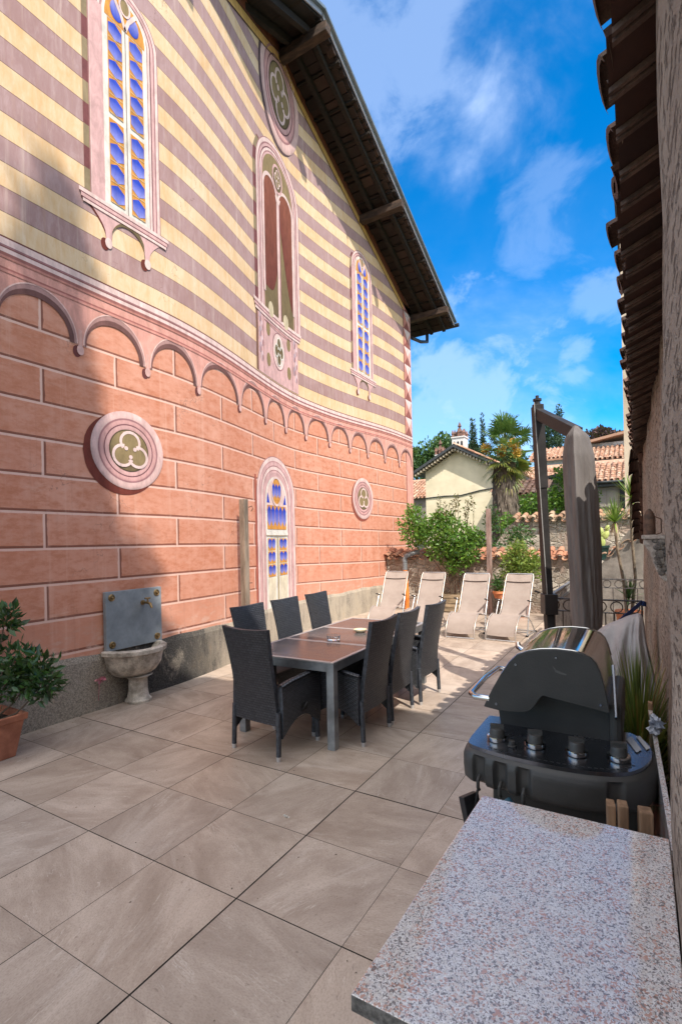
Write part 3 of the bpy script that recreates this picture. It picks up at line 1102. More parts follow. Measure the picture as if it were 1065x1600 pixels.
# corner quoin with diamond points, and the plain strip below it
qn = MB()
y0, y1 = 13.46, 13.95
z = zc(13.7)
vfill(qn, y0 - .03, y1, z, gab(13.7) - .0, .005, lin(150, 84, 78), 3)
st2 = .2575 * 2
k = 0
while z + k * st2 < 8.6:
    a, b = z + k * st2, min(z + (k + 1) * st2, 8.62)
    ym, zm = (y0 + y1) / 2, (a + b) / 2
    poly(qn, [(y0, a), (y1, a), (ym, zm)], .008, lin(150, 92, 86))
    poly(qn, [(y1, a), (y1, b), (ym, zm)], .008, lin(226, 178, 170))
    poly(qn, [(y1, b), (y0, b), (ym, zm)], .008, lin(232, 214, 212))
    poly(qn, [(y0, b), (y0, a), (ym, zm)], .008, lin(204, 142, 130))
    k += 1
vfill(qn, 13.48, 13.95, .62, zc(13.7) - .30, .005, FRZ, 4)
stroke(qn, [(13.47, .62), (13.47, zc(13.7) - .30)], .03, .008, lin(176, 108, 98))
qn.build('painted_quoin', fresco, house)

# painted bands under the roof
tr = MB()
for sgn in (-1, 1):
    Ye = YA if sgn < 0 else YB
    vfill(tr, RIDGE, Ye, lambda Y: gab(Y) - .36, lambda Y: gab(Y) - .20, .007, lin(214, 168, 98), 80)
    vfill(tr, RIDGE, Ye, lambda Y: gab(Y) - .385, lambda Y: gab(Y) - .36, .008, lin(70, 44, 38), 80)
    vfill(tr, RIDGE, Ye, lambda Y: gab(Y) - .20, lambda Y: gab(Y) + .05, .008, lin(128, 76, 56), 80)
    vfill(tr, RIDGE, Ye, lambda Y: gab(Y) - .205, lambda Y: gab(Y) - .185, .010, lin(60, 36, 30), 80)
tr.build('painted_border', fresco, house)

# ---------------- roof
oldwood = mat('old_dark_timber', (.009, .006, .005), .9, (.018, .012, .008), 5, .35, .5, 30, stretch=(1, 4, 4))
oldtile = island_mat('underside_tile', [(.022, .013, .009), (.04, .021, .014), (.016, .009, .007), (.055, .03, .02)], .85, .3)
metal_edge = mat('zinc_edge', (.20, .24, .25), .45, None, 4, .12, .05, metal=.6)
darkmetal = mat('dark_gutter', (.035, .038, .042), .5, None, 4, .2, .05, metal=.4)
roof = MB()
XO = -4.77
rt = lambda Y: 11.34 - .402 * abs(Y - 7.6)
for sgn in (-1, 1):
    Ye = .3 if sgn < 0 else 15.0
    # decking
    zd = lambda Y: rt(Y) - .10
    V = [(XO, RIDGE, zd(RIDGE)), (-12, RIDGE, zd(RIDGE)), (-12, Ye, zd(Ye)), (XO, Ye, zd(Ye)),
         (XO, RIDGE, rt(RIDGE)), (-12, RIDGE, rt(RIDGE)), (-12, Ye, rt(Ye)), (XO, Ye, rt(Ye))]
    roof.add(V, [(0, 1, 2, 3), (4, 7, 6, 5), (0, 3, 7, 4), (2, 6, 7, 3)], 0)
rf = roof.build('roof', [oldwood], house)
un = MB()
q = random.Random(4)
for sgn in (-1, 1):
    Ye = .3 if sgn < 0 else 15.0
    n = 34
    for i in range(n):                                   # flat tiles seen from below, slightly uneven
        ya, yb = RIDGE + (Ye - RIDGE) * i / n, RIDGE + (Ye - RIDGE) * (i + 1) / n
        for xa, xb in ((-4.84, -5.10), (-5.12, -5.42), (-5.44, -5.75), (-5.77, -6.1)):
            dz_ = q.uniform(-.03, .015)
            e = (yb - ya) * .06
            V = []
            for zz0 in (-.115, -.14):
                for xx, yy in ((xa, ya + e), (xb, ya + e), (xb, yb - e), (xa, yb - e)):
                    V.append((xx, yy, rt(yy) + zz0 + dz_))
            un.add(V, [(0, 1, 2, 3), (7, 6, 5, 4), (0, 4, 5, 1), (1, 5, 6, 2), (2, 6, 7, 3), (3, 7, 4, 0)])
    # curved tile ends hanging over the verge
    for i in range(40):
        ya = RIDGE + (Ye - RIDGE) * (i + .5) / 40
        w_ = abs(Ye - RIDGE) / 40
        V = []
        hgt = q.uniform(.07, .11)
        for a in range(7):
            an = PI * a / 6
            yy = ya - math.cos(an) * w_ * .52
            V.append((XO + .005, yy, rt(yy) - .045 - hgt * math.sin(an)))
        V += [(XO - .14, v[1], v[2] - .0) for v in V]
        V += [(XO + .005, ya - w_ * .52, rt(ya - w_ * .52) - .01), (XO + .005, ya + w_ * .52, rt(ya + w_ * .52) - .01)]
        un.add(V, [(a, a + 1, a + 8, a + 7) for a in range(6)] + [(14, 0, 1, 2, 3, 4, 5, 6, 15)])
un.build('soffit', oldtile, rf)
ra = MB()
for sgn in (-1, 1):
    Ye = .35 if sgn < 0 else 14.95
    for xx in (-5.02, -5.42):
        ra.beam((xx, RIDGE, rt(RIDGE) - .21), (xx, Ye, rt(Ye) - .21), .09, .12)
for yy in [RIDGE - 5.6 + k * .62 for k in range(20)]:
    ra.beam((XO + .03, yy, rt(yy) - .155), (-6.1, yy, rt(yy) - .155), .05, .05)
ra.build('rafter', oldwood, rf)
purl = mat('purlin_timber', (.030, .017, .011), .85, (.06, .035, .023), 5, .35, .5, 30, stretch=(1, 4, 4))
for yy in (1.4, 4.5, 7.7, 10.95, 14.1):
    b = MB()
    b.beam((XO + .16, yy, rt(yy) - .35), (-6.2, yy, rt(yy) - .35), .17, .18)
    b.build('purlin', purl, rf, bevel=.012)
fa = MB()
for sgn in (-1, 1):
    Ye = .25 if sgn < 0 else 15.06
    a, b_ = (XO + .035, RIDGE, rt(RIDGE) - .005), (XO + .035, Ye, rt(Ye) - .005)
    fa.beam(a, b_, .02, .13, 0)
    fa.beam((XO + .075, RIDGE, rt(RIDGE) + .045), (XO + .075, Ye, rt(Ye) + .045), .07, .05, 1)
fa.build('verge_trim', [mat('verge_board', (.30, .31, .36), .6, None, 6, .15, .1), metal_edge], rf)
gt = MB()
gt.tube([(XO + .16, 15.10, rt(15.0) - .06), (-6, 15.10, rt(15.0) - .07), (-12, 15.10, rt(15.0) - .12)], .06, 10)
gt.tube([(-5.62, 15.06, rt(15) - .10), (-5.62, 15.05, rt(15) - .38), (-5.66, 14.6, rt(15) - .52), (-5.70, 14.0, rt(15) - .60)], .05, 10)
gt.build('gutter', darkmetal, rf, smooth=50)

house['label'] = 'tall gabled house painted with pink blocks, striped upper storey and mock windows'

# ================================================================== NEIGHBOURING HOUSE ON THE RIGHT
m, g, p, out = newmat('rough_weathered_plaster')
obj = g.n('ShaderNodeTexCoord').outputs['Object']
n1 = g.noise(g.map(obj, (1, .35, .5)), 2.2, 8, .66, .6)
n2 = g.noise(g.map(obj, (1, .30, .8)), 62, 5, .72, .3)
n3 = g.noise(g.map(obj, (1, .25, 1)), 60, 5, .75)
n4 = g.noise(g.map(obj, (1, 1, .12)), 5, 6, .7)
c = g.mix(g.ramp(n1, .3, .72), (.33, .255, .205), (.50, .415, .34))
c = g.mix(g.ramp(n4, .5, .75, 0, .5), c, (.27, .225, .19))
pit = g.ramp(n2, .53, .60)
c = g.mix(g.m('MULTIPLY', pit, .8), c, (.12, .085, .065))
c = g.mix(g.ramp(n3, .5, .8, 0, .3), c, (.58, .50, .42))
g.put(p.inputs['Base Color'], c)
p.inputs['Roughness'].default_value = .95
p.inputs['Specular IOR Level'].default_value = .15
addbump(g, p, g.m('SUBTRACT', g.m('ADD', n3, n1), g.m('MULTIPLY', pit, 1.4)), .8, .02)
plaster = m
terra = island_mat('terracotta_tile', [(.30, .115, .065), (.42, .19, .11), (.24, .10, .06), (.48, .27, .17), (.35, .15, .085)], .85, .35, 40)
terra_old = island_mat('mossy_terracotta_tile', [(.30, .13, .08), (.40, .24, .15), (.22, .13, .08), (.46, .34, .24), (.30, .22, .13)], .9, .5, 30, fade=.5)
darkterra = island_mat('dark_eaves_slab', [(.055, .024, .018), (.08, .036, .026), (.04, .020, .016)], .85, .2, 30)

nh = thing('garden_wall', 'long rough plaster wall with overhanging dark tile eaves on the right side', 'wall', (.3, 3.5, 0))
XP = [(-6, .05), (1.15, .052), (1.56, .070), (1.85, .086), (2.25, .104), (2.73, .115), (3.56, .113), (4.95, .088), (6.8, .050)]
xr = lambda Y: float(np.interp(Y, [a for a, b in XP], [b for a, b in XP]))
mb = MB()
mb.grid(lambda u, v: (xr(.2 + 6.6 * u) + .006 * math.sin(u * 40 + v * 7) + .005 * math.sin(v * 23 + u * 13), .2 + 6.6 * u, v * 2.80), 110, 40)
mb.add([(xr(6.8), 6.8, 0), (.55, 6.8, 0), (.55, 6.8, 2.8), (xr(6.8), 6.8, 2.8)], [(0, 1, 2, 3)])
mb.add([(.55, 6.8, 0), (.55, .2, 0), (.55, .2, 2.8), (.55, 6.8, 2.8)], [(0, 1, 2, 3)])
mb.build('wall', plaster, nh, smooth=60)
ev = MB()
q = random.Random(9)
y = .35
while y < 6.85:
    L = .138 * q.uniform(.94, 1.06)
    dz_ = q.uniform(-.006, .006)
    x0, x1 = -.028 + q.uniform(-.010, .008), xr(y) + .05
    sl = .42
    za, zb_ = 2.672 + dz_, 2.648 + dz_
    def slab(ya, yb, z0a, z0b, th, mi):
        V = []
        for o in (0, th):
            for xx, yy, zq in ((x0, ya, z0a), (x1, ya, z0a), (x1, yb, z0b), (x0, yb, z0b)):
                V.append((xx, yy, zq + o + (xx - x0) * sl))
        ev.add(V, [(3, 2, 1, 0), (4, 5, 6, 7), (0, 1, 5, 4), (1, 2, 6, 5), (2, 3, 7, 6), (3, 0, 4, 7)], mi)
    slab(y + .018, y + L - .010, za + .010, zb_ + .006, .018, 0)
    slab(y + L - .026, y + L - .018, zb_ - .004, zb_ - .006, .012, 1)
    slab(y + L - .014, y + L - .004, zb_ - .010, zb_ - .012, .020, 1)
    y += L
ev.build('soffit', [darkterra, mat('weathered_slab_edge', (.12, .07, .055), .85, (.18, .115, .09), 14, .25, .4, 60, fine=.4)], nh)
rt_ = MB()
barrel(rt_, (-.034, .40, 2.685), (0, 1, 0), (1, 0, .42), 31, 2, .21, .30, .035, 5, nrm=(-.39, 0, .92), jit=.7)
rt_.add([(-.02, .3, 2.70), (.30, .3, 2.86), (.30, 6.85, 2.86), (-.02, 6.85, 2.70)], [(0, 1, 2, 3)])
rt_.add([(.30, .3, 2.86), (.62, .3, 2.70), (.62, 6.85, 2.70), (.30, 6.85, 2.86)], [(0, 1, 2, 3)])
rt_.build('coping', island_mat('dark_mossy_tile', [(.12, .055, .04), (.17, .095, .07), (.08, .045, .032), (.22, .15, .11)], .9, .5, 60), nh)

# lower run of the wall beyond, its tiled coping falling towards the stairs
sw = thing('sloping_wall', 'low plaster wall with tiled coping sloping down beyond the long wall', 'wall', (.2, 8.5, 0))
mb = MB()
mb.prism([(6.9, 0), (10.0, 0), (10.0, 1.62), (6.9, 2.55)], lambda a, b: (.085, a, b), lambda a, b: (.5, a, b))
mb.build('wall', plaster, sw)
mb = MB()
barrel(mb, (-.01, 10.05, 1.60), (1, 0, .2), (0, -3.15, .98), 3, 10, .20, .36, .05, 8)
mb.build('coping', darkterra, sw)

# unseen house added behind the camera, stepped so its shade covers the near terrace
pale_pl = mat('pale_plaster', (.62, .57, .49), .9, (.70, .65, .57), 1.5, .08, .2, 20)  # pale so the unseen house bounces light onto the terrace
tw = thing('shade_house', 'unseen plaster house added behind the viewer for shading the near end of the terrace', 'house', (3, -3, 0))
mb = MB()
mb.box((.65, -9, -.3), (7, 1.75, 3.35))
mb.box((.65, -9, 3.35), (7, .72, 8.3))
mb.build('wall', pale_pl, tw)
mb = MB()
mb.prism([(-9.3, 8.3), (.85, 8.3), (-3.9, 11.0)], lambda a, b: (.45, a, b), lambda a, b: (7.2, a, b))
mb.build('roof', terra_old, tw)
mb = MB()
mb.box((.45, -9.2, 3.35), (7.2, 1.9, 3.45))
mb.build('ledge', terra_old, tw)

# broken stone corbel with a shell ornament on it
stone = mat('chipped_stone', (.40, .31, .26), .9, (.52, .43, .37), 40, .25, .8, 130, fine=.5)
stoned = mat('dark_broken_stone', (.13, .105, .095), .95, (.26, .215, .18), 60, .3, 1.0, 120, fine=.6)
pr = thing('stone_corbel', 'broken carved stone corbel set into the plaster wall above the strap', 'corbel', (.08, 2.78, 1.6))
mb = MB()
mb.prism([(.020, 1.722), (.14, 1.722), (.14, 1.538), (.104, 1.528), (.082, 1.545), (.060, 1.60), (.045, 1.66), (.018, 1.70)], lambda a, b: (a, 2.70, b), lambda a, b: (a, 2.88, b))
mb.box((.012, 2.69, 1.7225), (.14, 2.90, 1.742))
mb.build('bracket', stone, pr, bevel=.004)
mb = MB()
q = random.Random(5)
for k in range(30):
    t = k / 29
    cx, cz = .062 + .045 * q.random() + .022 * t, 1.725 - .165 * t
    r = q.uniform(.009, .018)
    mb.lathe((cx, 2.698 + q.uniform(-.004, .004), cz), [(0, -r), (r * .9, -r * .4), (r, r * .2), (r * .5, r * .8), (0, r)], 6, 0, 0.3 * k, 2 * PI + .3 * k, 1.2, .6)
mb.build('broken_face', stoned, pr)
so = MB()
so.lathe((.045, 2.76, 1.7425), [(.024, 0), (.0245, .006), (.0245, .070), (.022, .090), (.015, .108), (.006, .120), (0, .122)], 24)
iron = mat('rusty_iron', (.095, .06, .045), .75, (.16, .085, .055), 30, .3, .4, 120, metal=.3)
o = so.build('iron_finial', iron, None, smooth=50)
tag(o, 'rusty bullet shaped iron ornament standing on the stone corbel', 'ornament')
hk = MB()
hk.tube([(.07, 2.76, 1.743), (.092, 2.76, 1.752), (.092, 2.76, 1.815), (.064, 2.76, 1.828)], .003, 6)
tag(hk.build('iron_bracket', iron, None, smooth=60), 'small bent iron bracket between the bullet ornament and the wall', 'bracket')

# ================================================================== FOUNTAIN ON THE HOUSE WALL
slate = mat('blue_grey_slate', (.19, .215, .235), .5, (.24, .265, .285), 3, .12, .12, 20, fine=.15)
brass = mat('aged_brass', (.20, .13, .055), .45, (.30, .20, .09), 14, .3, .3, 60, metal=.8)
marble = mat('worn_marble', (.36, .31, .255), .75, (.56, .50, .43), 9, .3, .6, 45, fine=.45)
ft = thing('wall_fountain', 'stone wall fountain with slate back panel, brass tap and half round basin', 'fountain', (-4.8, 3.68, 0))
mb = MB()
mb.box((-4.985, 3.335, .60), (-4.935, 4.065, 1.245))
mb.build('back_panel', slate, ft, bevel=.004)
for yy in (3.405, 3.995):
    for z in (.665, 1.18):
        mb = MB()
        V = []
        prof = [(.040, 0), (.040, .006), (.030, .012), (.026, .008), (.014, .010), (.012, .022), (0, .026)]
        n = 14
        for r, h in prof:
            for j in range(n):
                a = 2 * PI * j / n
                V.append((-4.935 + h, yy + r * math.cos(a), z + r * math.sin(a)))
        F = [(i * n + j, i * n + (j + 1) % n, (i + 1) * n + (j + 1) % n, (i + 1) * n + j) for i in range(len(prof) - 1) for j in range(n)]
        mb.add(V, F)
        mb.build('rosette', brass, ft, smooth=40)
mb = MB()
mb.tube([(-4.935, 3.80, 1.085), (-4.85, 3.80, 1.085), (-4.80, 3.80, 1.075), (-4.775, 3.80, 1.03)], [.014, .014, .016, .012], 10)
mb.tube([(-4.937, 3.80, 1.085), (-4.925, 3.80, 1.085)], .028, 12)
mb.tube([(-4.845, 3.80, 1.085), (-4.845, 3.80, 1.135)], .010, 8)
mb.tube([(-4.845, 3.765, 1.138), (-4.845, 3.835, 1.138)], .009, 8)
mb.build('tap', brass, ft, smooth=50)
mb = MB()
prof = [(.20, .30), (.26, .34), (.315, .42), (.335, .52), (.345, .545), (.375, .56), (.378, .60), (.36, .612), (.315, .612), (.295, .58), (.24, .50), (.10, .46), (0, .455)]
prof = [(0, .285), (.15, .288)] + prof
mb.lathe((-4.965, 3.665, 0), [(r, z) for r, z in prof], 36, 0, -PI / 2, PI / 2)
mb.build('basin', marble, ft, smooth=40)
mb = MB()
mb.lathe((-4.86, 3.66, 0), [(.14, 0), (.142, .025), (.115, .05), (.105, .12), (.10, .25), (.118, .275), (.16, .295), (0, .30)], 28)
mb.build('pedestal', marble, ft, smooth=40)

pk = MB()
leaves(pk, [((-4.90, 3.24, .33), (.02, .03, .025))], 26, .035, 12, .2, .9)
pk.tube([(-4.965, 3.25, .10), (-4.93, 3.24, .30)], .003, 5)
tag(pk.build('wall_flower', island_mat('pink_petal', [(.42, .12, .17), (.5, .2, .22), (.3, .08, .12)], .6, 0), None), 'tiny dusty pink flower growing from the plinth left of the fountain', 'flower')

# wooden post by the wall
wood_g = mat('weathered_grey_wood', (.17, .125, .09), .85, (.27, .21, .16), 4, .3, .5, 40, stretch=(4, 4, .5), fine=.3)
ps = thing('wooden_post', 'weathered wooden post standing close to the painted wall behind the chairs', 'post', (-5.04, 5.68, 0))
mb = MB()
mb.box((-5.09, 5.63, 0), (-4.99, 5.725, 2.40))
mb.build('shaft', wood_g, ps, bevel=.006)
mb = MB()
mb.tube([(-5.0, 5.74, 2.28), (-4.96, 5.77, 2.30), (-4.95, 5.78, 2.26), (-4.97, 5.76, 2.22)], .007, 6)
mb.build('hook', iron, ps)
mb = MB()
mb.tube([(-5.0, 5.72, 1.15), (-4.97, 5.76, 1.15)], .007, 6)
mb.build('peg', iron, ps)

# ================================================================== POTTED PLANT AT THE LEFT EDGE
claypot = mat('clay_pot', (.33, .115, .065), .75, (.42, .17, .10), 5, .2, .2, 40, fine=.15)
soil = mat('potting_soil', (.035, .026, .02), .95, None, 20, .4, .8, 60)
leaf_gloss = island_mat('glossy_leaf', [(.018, .055, .016), (.035, .095, .022), (.012, .038, .014), (.05, .13, .03)], .35, 0, transl=.12)
twig = mat('twig_bark', (.09, .065, .045), .85, None, 12, .3, .4, 60)
pp = thing('potted_plant', 'glossy leaved shrub in a square clay pot at the left edge', 'potted plant', (-4.66, 2.05, 0))
mb = MB()
def sqpot(mb, c, w0, w1, h, rim):
    rows = [(w0, 0), (w1 * .97, h - rim), (w1 * 1.06, h - rim), (w1 * 1.09, h), (w1 * .94, h), (w1 * .90, h - .06)]
    V = []
    for w_, z in rows:
        for i, j in ((-1, -1), (1, -1), (1, 1), (-1, 1)):
            V.append((c[0] + i * w_, c[1] + j * w_, c[2] + z))
    F = [(3, 2, 1, 0)] + [(r * 4 + i, r * 4 + (i + 1) % 4, r * 4 + 4 + (i + 1) % 4, r * 4 + 4 + i) for r in range(len(rows) - 1) for i in range(4)]
    mb.add(V, F)
sqpot(mb, (-4.66, 2.05, 0), .15, .205, .36, .055)
mb.build('pot', claypot, pp, bevel=.008)
mb = MB()
mb.box((-4.85, 1.86, .27), (-4.47, 2.24, .30))
mb.build('soil', soil, pp)
mb = MB()
for a in ((-4.42, 2.34, .70), (-4.55, 2.25, .86), (-4.74, 2.26, 1.2), (-4.33, 2.35, .58), (-4.85, 2.15, .8), (-4.70, 2.28, .98)):
    mb.tube([(-4.66, 2.05, .28), ((-4.66 + a[0]) / 2, (2.05 + a[1]) / 2, a[2] * .62), a], [.012, .008, .003], 6)
mb.build('stem', twig, pp)
mb = MB()
leaves(mb, [((-4.46, 2.32, .66), (.20, .2, .20)), ((-4.66, 2.25, .60), (.2, .2, .2)), ((-4.74, 2.26, 1.10), (.12, .12, .15)), ((-4.33, 2.35, .58), (.12, .14, .12)), ((-4.85, 2.15, .85), (.16, .16, .14)), ((-4.55, 2.25, .84), (.10, .1, .08))], 1050, .085, 3, .25, .42, .6)
mb.build('foliage', leaf_gloss, pp)

# ================================================================== TABLE
steel_f = mat('brushed_grey_metal', (.22, .235, .25), .42, (.30, .32, .34), 6, .15, .08, 40, metal=.75)
steel_l = mat('pale_metal_strip', (.42, .40, .40), .4, None, 6, .1, .05, metal=.5)
m, g, p, out = newmat('dark_table_panel')
obj = g.n('ShaderNodeTexCoord').outputs['Object']
n1 = g.noise(g.map(obj, (1, 2.5, 1)), 2.5, 7, .6, .8)
n2 = g.noise(obj, 40, 4, .7)
g.put(p.inputs['Base Color'], g.mix(g.ramp(n1, .3, .7), (.050, .047, .050), (.095, .088, .092)))
g.put(p.inputs['Roughness'], g.ramp(n1, .25, .75, .16, .28))
addbump(g, p, n2, .04, .003)
panel = m
tb = thing('dining_table', 'long metal framed garden table with dark panels and pale strips', 'table', (-2.73, 4.63, 0), R(1.5))
TW, TL, TH = .51, 1.12, .735
mb = MB()
mb.box((-TW, -TL, TH - .012), (-TW + .035, TL, TH)); mb.box((TW - .035, -TL, TH - .012), (TW, TL, TH))
mb.box((-TW + .035, -TL, TH - .012), (TW - .035, -TL + .035, TH)); mb.box((-TW + .035, TL - .035, TH - .012), (TW - .035, TL, TH))
for yy in (-.38, .38):
    mb.box((-TW + .035, yy - .028, TH - .012), (TW - .035, yy + .028, TH))
mb.build('tabletop', steel_l, tb, local=True, bevel=.002)
for ya, yb in ((-TL + .037, -.41), (-.35, .35), (.41, TL - .037)):
    mb = MB()
    mb.box((-TW + .037, ya, TH - .016), (TW - .037, yb, TH - .002))
    mb.build('panel', panel, tb, local=True)
mb = MB()
for sx in (-1, 1):
    mb.box((sx * (TW - .035) - .03, -TL + .07, TH - .085), (sx * (TW - .035) + .03, TL - .07, TH - .014))
for sy in (-1, 1):
    mb.box((-TW + .065, sy * (TL - .035) - .03, TH - .085), (TW - .065, sy * (TL - .035) + .03, TH - .014))
mb.build('apron', steel_f, tb, local=True, bevel=.003)
for sx in (-1, 1):
    for sy in (-1, 1):
        mb = MB()
        cx, cy = sx * (TW - .036), sy * (TL - .036)
        mb.box((cx - .036, cy - .036, 0), (cx + .036, cy + .036, TH - .0145))
        mb.build('leg', steel_f, tb, local=True, bevel=.004)
glass = newmat('clear_glass')
glass[2].inputs['Transmission Weight'].default_value = 1
glass[2].inputs['Roughness'].default_value = .03
glass[2].inputs['Base Color'].default_value = (.9, .95, .97, 1)
mb = MB()
mb.lathe((-2.70, 4.36, .7355), [(.062, 0), (.066, .004), (.070, .05), (.056, .050), (.052, .014), (0, .012)], 12)
tag(mb.build('ashtray', glass[0], None, smooth=25), 'clear cut glass ashtray on the dark table', 'ashtray')
mb = MB()
mb.lathe((-2.66, 4.86, .7355), [(.045, 0), (.05, .003), (.072, .022), (.075, .032), (.068, .032), (.046, .010), (0, .009)], 24)
tag(mb.build('ashtray', mat('cream_ceramic', (.62, .53, .36), .35, None, 8, .1), None, smooth=40), 'low cream dish on the far half of the table', 'dish')

# ================================================================== WICKER CHAIRS
m, g, p, out = newmat('dark_wicker')
uvn = g.n('ShaderNodeUVMap', uv_map='UVMap').outputs[0]
bt = g.n('ShaderNodeTexBrick')
g.link(uvn, bt.inputs['Vector'])
bt.inputs['Scale'].default_value = 1
bt.inputs['Brick Width'].default_value = .034
bt.inputs['Row Height'].default_value = .021
bt.inputs['Mortar Size'].default_value = .0034
bt.inputs['Mortar Smooth'].default_value = .6
bt.inputs['Color1'].default_value = (.058, .062, .074, 1)
bt.inputs['Color2'].default_value = (.032, .035, .044, 1)
bt.inputs['Mortar'].default_value = (.004, .004, .006, 1)
g.put(p.inputs['Base Color'], bt.outputs['Color'])
p.inputs['Roughness'].default_value = .38
addbump(g, p, g.m('SUBTRACT', 1.0, bt.outputs['Fac']), 1.0, .012)
wicker = m
wick_p = mat('dark_wicker_edge', (.028, .032, .042), .5, (.045, .05, .062), 30, .3, .4, 120)
silver = mat('silver_foot', (.55, .55, .56), .35, None, 6, .1, metal=.6)
blackp = mat('black_plastic', (.012, .012, .014), .4, None, 10, .2)


def wpanel(mb, fn, fb, nu, nv, lu, lv):
    """two woven faces and the rim that joins them"""
    mb.grid(fn, nu, nv, 0, lambda u, v: (u * lu, v * lv))
    mb.grid(lambda u, v: fb(1 - u, v), nu, nv, 0, lambda u, v: ((1 - u) * lu + .3, v * lv))
    for (ua, va), (ub, vb) in (((0, 0), (1, 0)), ((1, 0), (1, 1)), ((1, 1), (0, 1)), ((0, 1), (0, 0))):
        n = 10
        for i in range(n):
            t0, t1 = i / n, (i + 1) / n
            P = lambda t: (ua + (ub - ua) * t, va + (vb - va) * t)
            V = [fn(*P(t0)), fb(*P(t0)), fb(*P(t1)), fn(*P(t1))]
            mb.add(V, [(0, 1, 2, 3)], 1, None, [(0, 0), (.03, 0), (.03, .03), (0, .03)])


def make_chair():
    t = thing('dining_chair', 'c', 'chair', (0, 0, 0), 0, 'high backed wicker chairs round the table')
    def back(s):
        def f(u, v):
            z = .27 + .79 * v
            y = -.255 + .02 * (1 - v) - .13 * max(0, v - .22) ** 1.25 - .025 * math.cos((u - .5) * PI) * (.3 + .7 * v)
            z += .018 * math.cos((u - .5) * PI) * v * 0 + (-.012 * math.cos((u - .5) * PI) if v > .97 else 0)
            wv = .245 + .012 * v - .022 * math.sin(min(1, v) * PI)
            return ((u - .5) * 2 * wv, y + s, z)
        return f
    mb = MB()
    wpanel(mb, lambda u, v: back(-.018)(u, v), lambda u, v: back(.018)(u, v), 8, 14, .5, .8)
    mb.build('backrest', [wicker, wick_p], t, local=True, smooth=50)
    for sx in (-1, 1):
        mb = MB()
        def sd(o, sx=sx):
            def f(u, v):
                y = -.23 + .49 * u
                lo = .17 + .13 * math.sin(PI * min(1, max(0, u * 1.0))) ** 1.0
                hi = .60 + .035 * u - .05 * max(0, .25 - u)
                return (sx * (.262 + .008 * math.sin(v * PI)) + o, y, lo + (hi - lo) * v)
            return f
        wpanel(mb, sd(.017 * sx), sd(-.017 * sx), 10, 8, .5, .42)
        mb.build('side_panel', [wicker, wick_p], t, local=True, smooth=50)
        mb = MB()
        mb.grid(lambda u, v, sx=sx: (sx * .262 + (v - .5) * .062, -.235 + .50 * u, .604 + .035 * u - .05 * max(0, .25 - u) + .012 * math.sin(PI * v)), 8, 4, 0, lambda u, v: (u * .5, v * .06))
        mb.grid(lambda u, v, sx=sx: (sx * .262 + (.5 - v) * .062, -.235 + .50 * u, .595 + .035 * u - .05 * max(0, .25 - u)), 8, 1, 0, lambda u, v: (u * .5, v * .06))
        mb.build('armrest', [wicker, wick_p], t, local=True, smooth=50)
        mb = MB()
        mb.box((sx * .282 - .004, .0, .335), (sx * .282 + .006, .075, .40))
        mb.tube([(sx * .292, .01, .345), (sx * .300, .03, .37), (sx * .295, .06, .395)], .006, 6)
        mb.build('recline_latch', blackp, t, local=True)
        for fy in (-1, 1):
            mb = MB()
            y0 = .235 if fy > 0 else -.245
            mb.tube([(sx * .250, y0, .38), (sx * .255, y0 + fy * .012, .035)], .021, 10)
            lg = mb.build('leg', wick_p, t, local=True, smooth=50)
            mb = MB()
            mb.tube([(sx * .255, y0 + fy * .012, .036), (sx * .2555, y0 + fy * .0135, 0)], [.0215, .018], 10)
            mb.build('foot_cap', silver, lg, local=True, smooth=50)
    mb = MB()
    mb.box((-.245, -.23, .38), (.245, .25, .42))
    mb.build('seat', wick_p, t, local=True, bevel=.01)
    mb = MB()
    mb.grid(lambda u, v: (-.245 + .49 * u, .252 + .01 * math.sin(v * PI), .22 + .19 * v + .05 * math.sin(u * PI) * (1 - v)), 8, 4, 0, lambda u, v: (u * .5, v * .2))
    mb.build('front_panel', [wicker], t, local=True, smooth=50)
    return t


ch = make_chair()
spots = [((-2.725, 3.435, 0), R(-4.6), 'dark wicker armchair at the near end of the table, its back towards us'),
         ((-2.29, 3.985, 0), R(90), 'dark wicker chair on the right side of the table, nearest the table leg'),
         ((-2.295, 4.555, 0), R(91), 'dark wicker chair in the middle of the right side of the table'),
         ((-2.25, 5.215, 0), R(88), 'dark wicker chair at the far end of the right side, shade band on its back'),
         ((-3.40, 4.24, 0), R(-91), 'dark wicker chair by the wall, partly behind the near end armchair'),
         ((-3.40, 4.93, 0), R(-90), 'dark wicker chair by the wall with ridged back, middle of its row'),
         ((-3.40, 5.64, 0), R(-88), 'dark wicker chair by the wall, farthest of its row, right of the painted door')]
for i, (l, rz, lb) in enumerate(spots):
    if i == 0:
        ch.location, ch.rotation_euler = l, (0, 0, rz)
        ch['label'] = lb
    else:
        dup(ch, l, rz, lb)

# ================================================================== SUN LOUNGERS
m, g, p, out = newmat('taupe_mesh_sling')
obj = g.n('ShaderNodeTexCoord').outputs['Object']
n1 = g.noise(obj, 6, 5, .6)
n2 = g.noise(obj, 160, 3, .6)
c = g.mix(g.ramp(n1, .3, .7), (.37, .30, .265), (.44, .365, .325))
c = g.mix(g.ramp(n2, .4, .7, 0, .3), c, (.25, .20, .17))
g.put(p.inputs['Base Color'], c)
p.inputs['Roughness'].default_value = .8
tr = g.n('ShaderNodeBsdfTranslucent')
tr.inputs[0].default_value = (.38, .30, .26, 1)
mx = g.n('ShaderNodeMixShader')
mx.inputs[0].default_value = .25
g.link(p.outputs[0], mx.inputs[1]); g.link(tr.outputs[0], mx.inputs[2]); g.link(mx.outputs[0], out.inputs[0])
sling = m
alu = mat('satin_aluminium', (.60, .60, .61), .3, None, 6, .08, metal=.85)
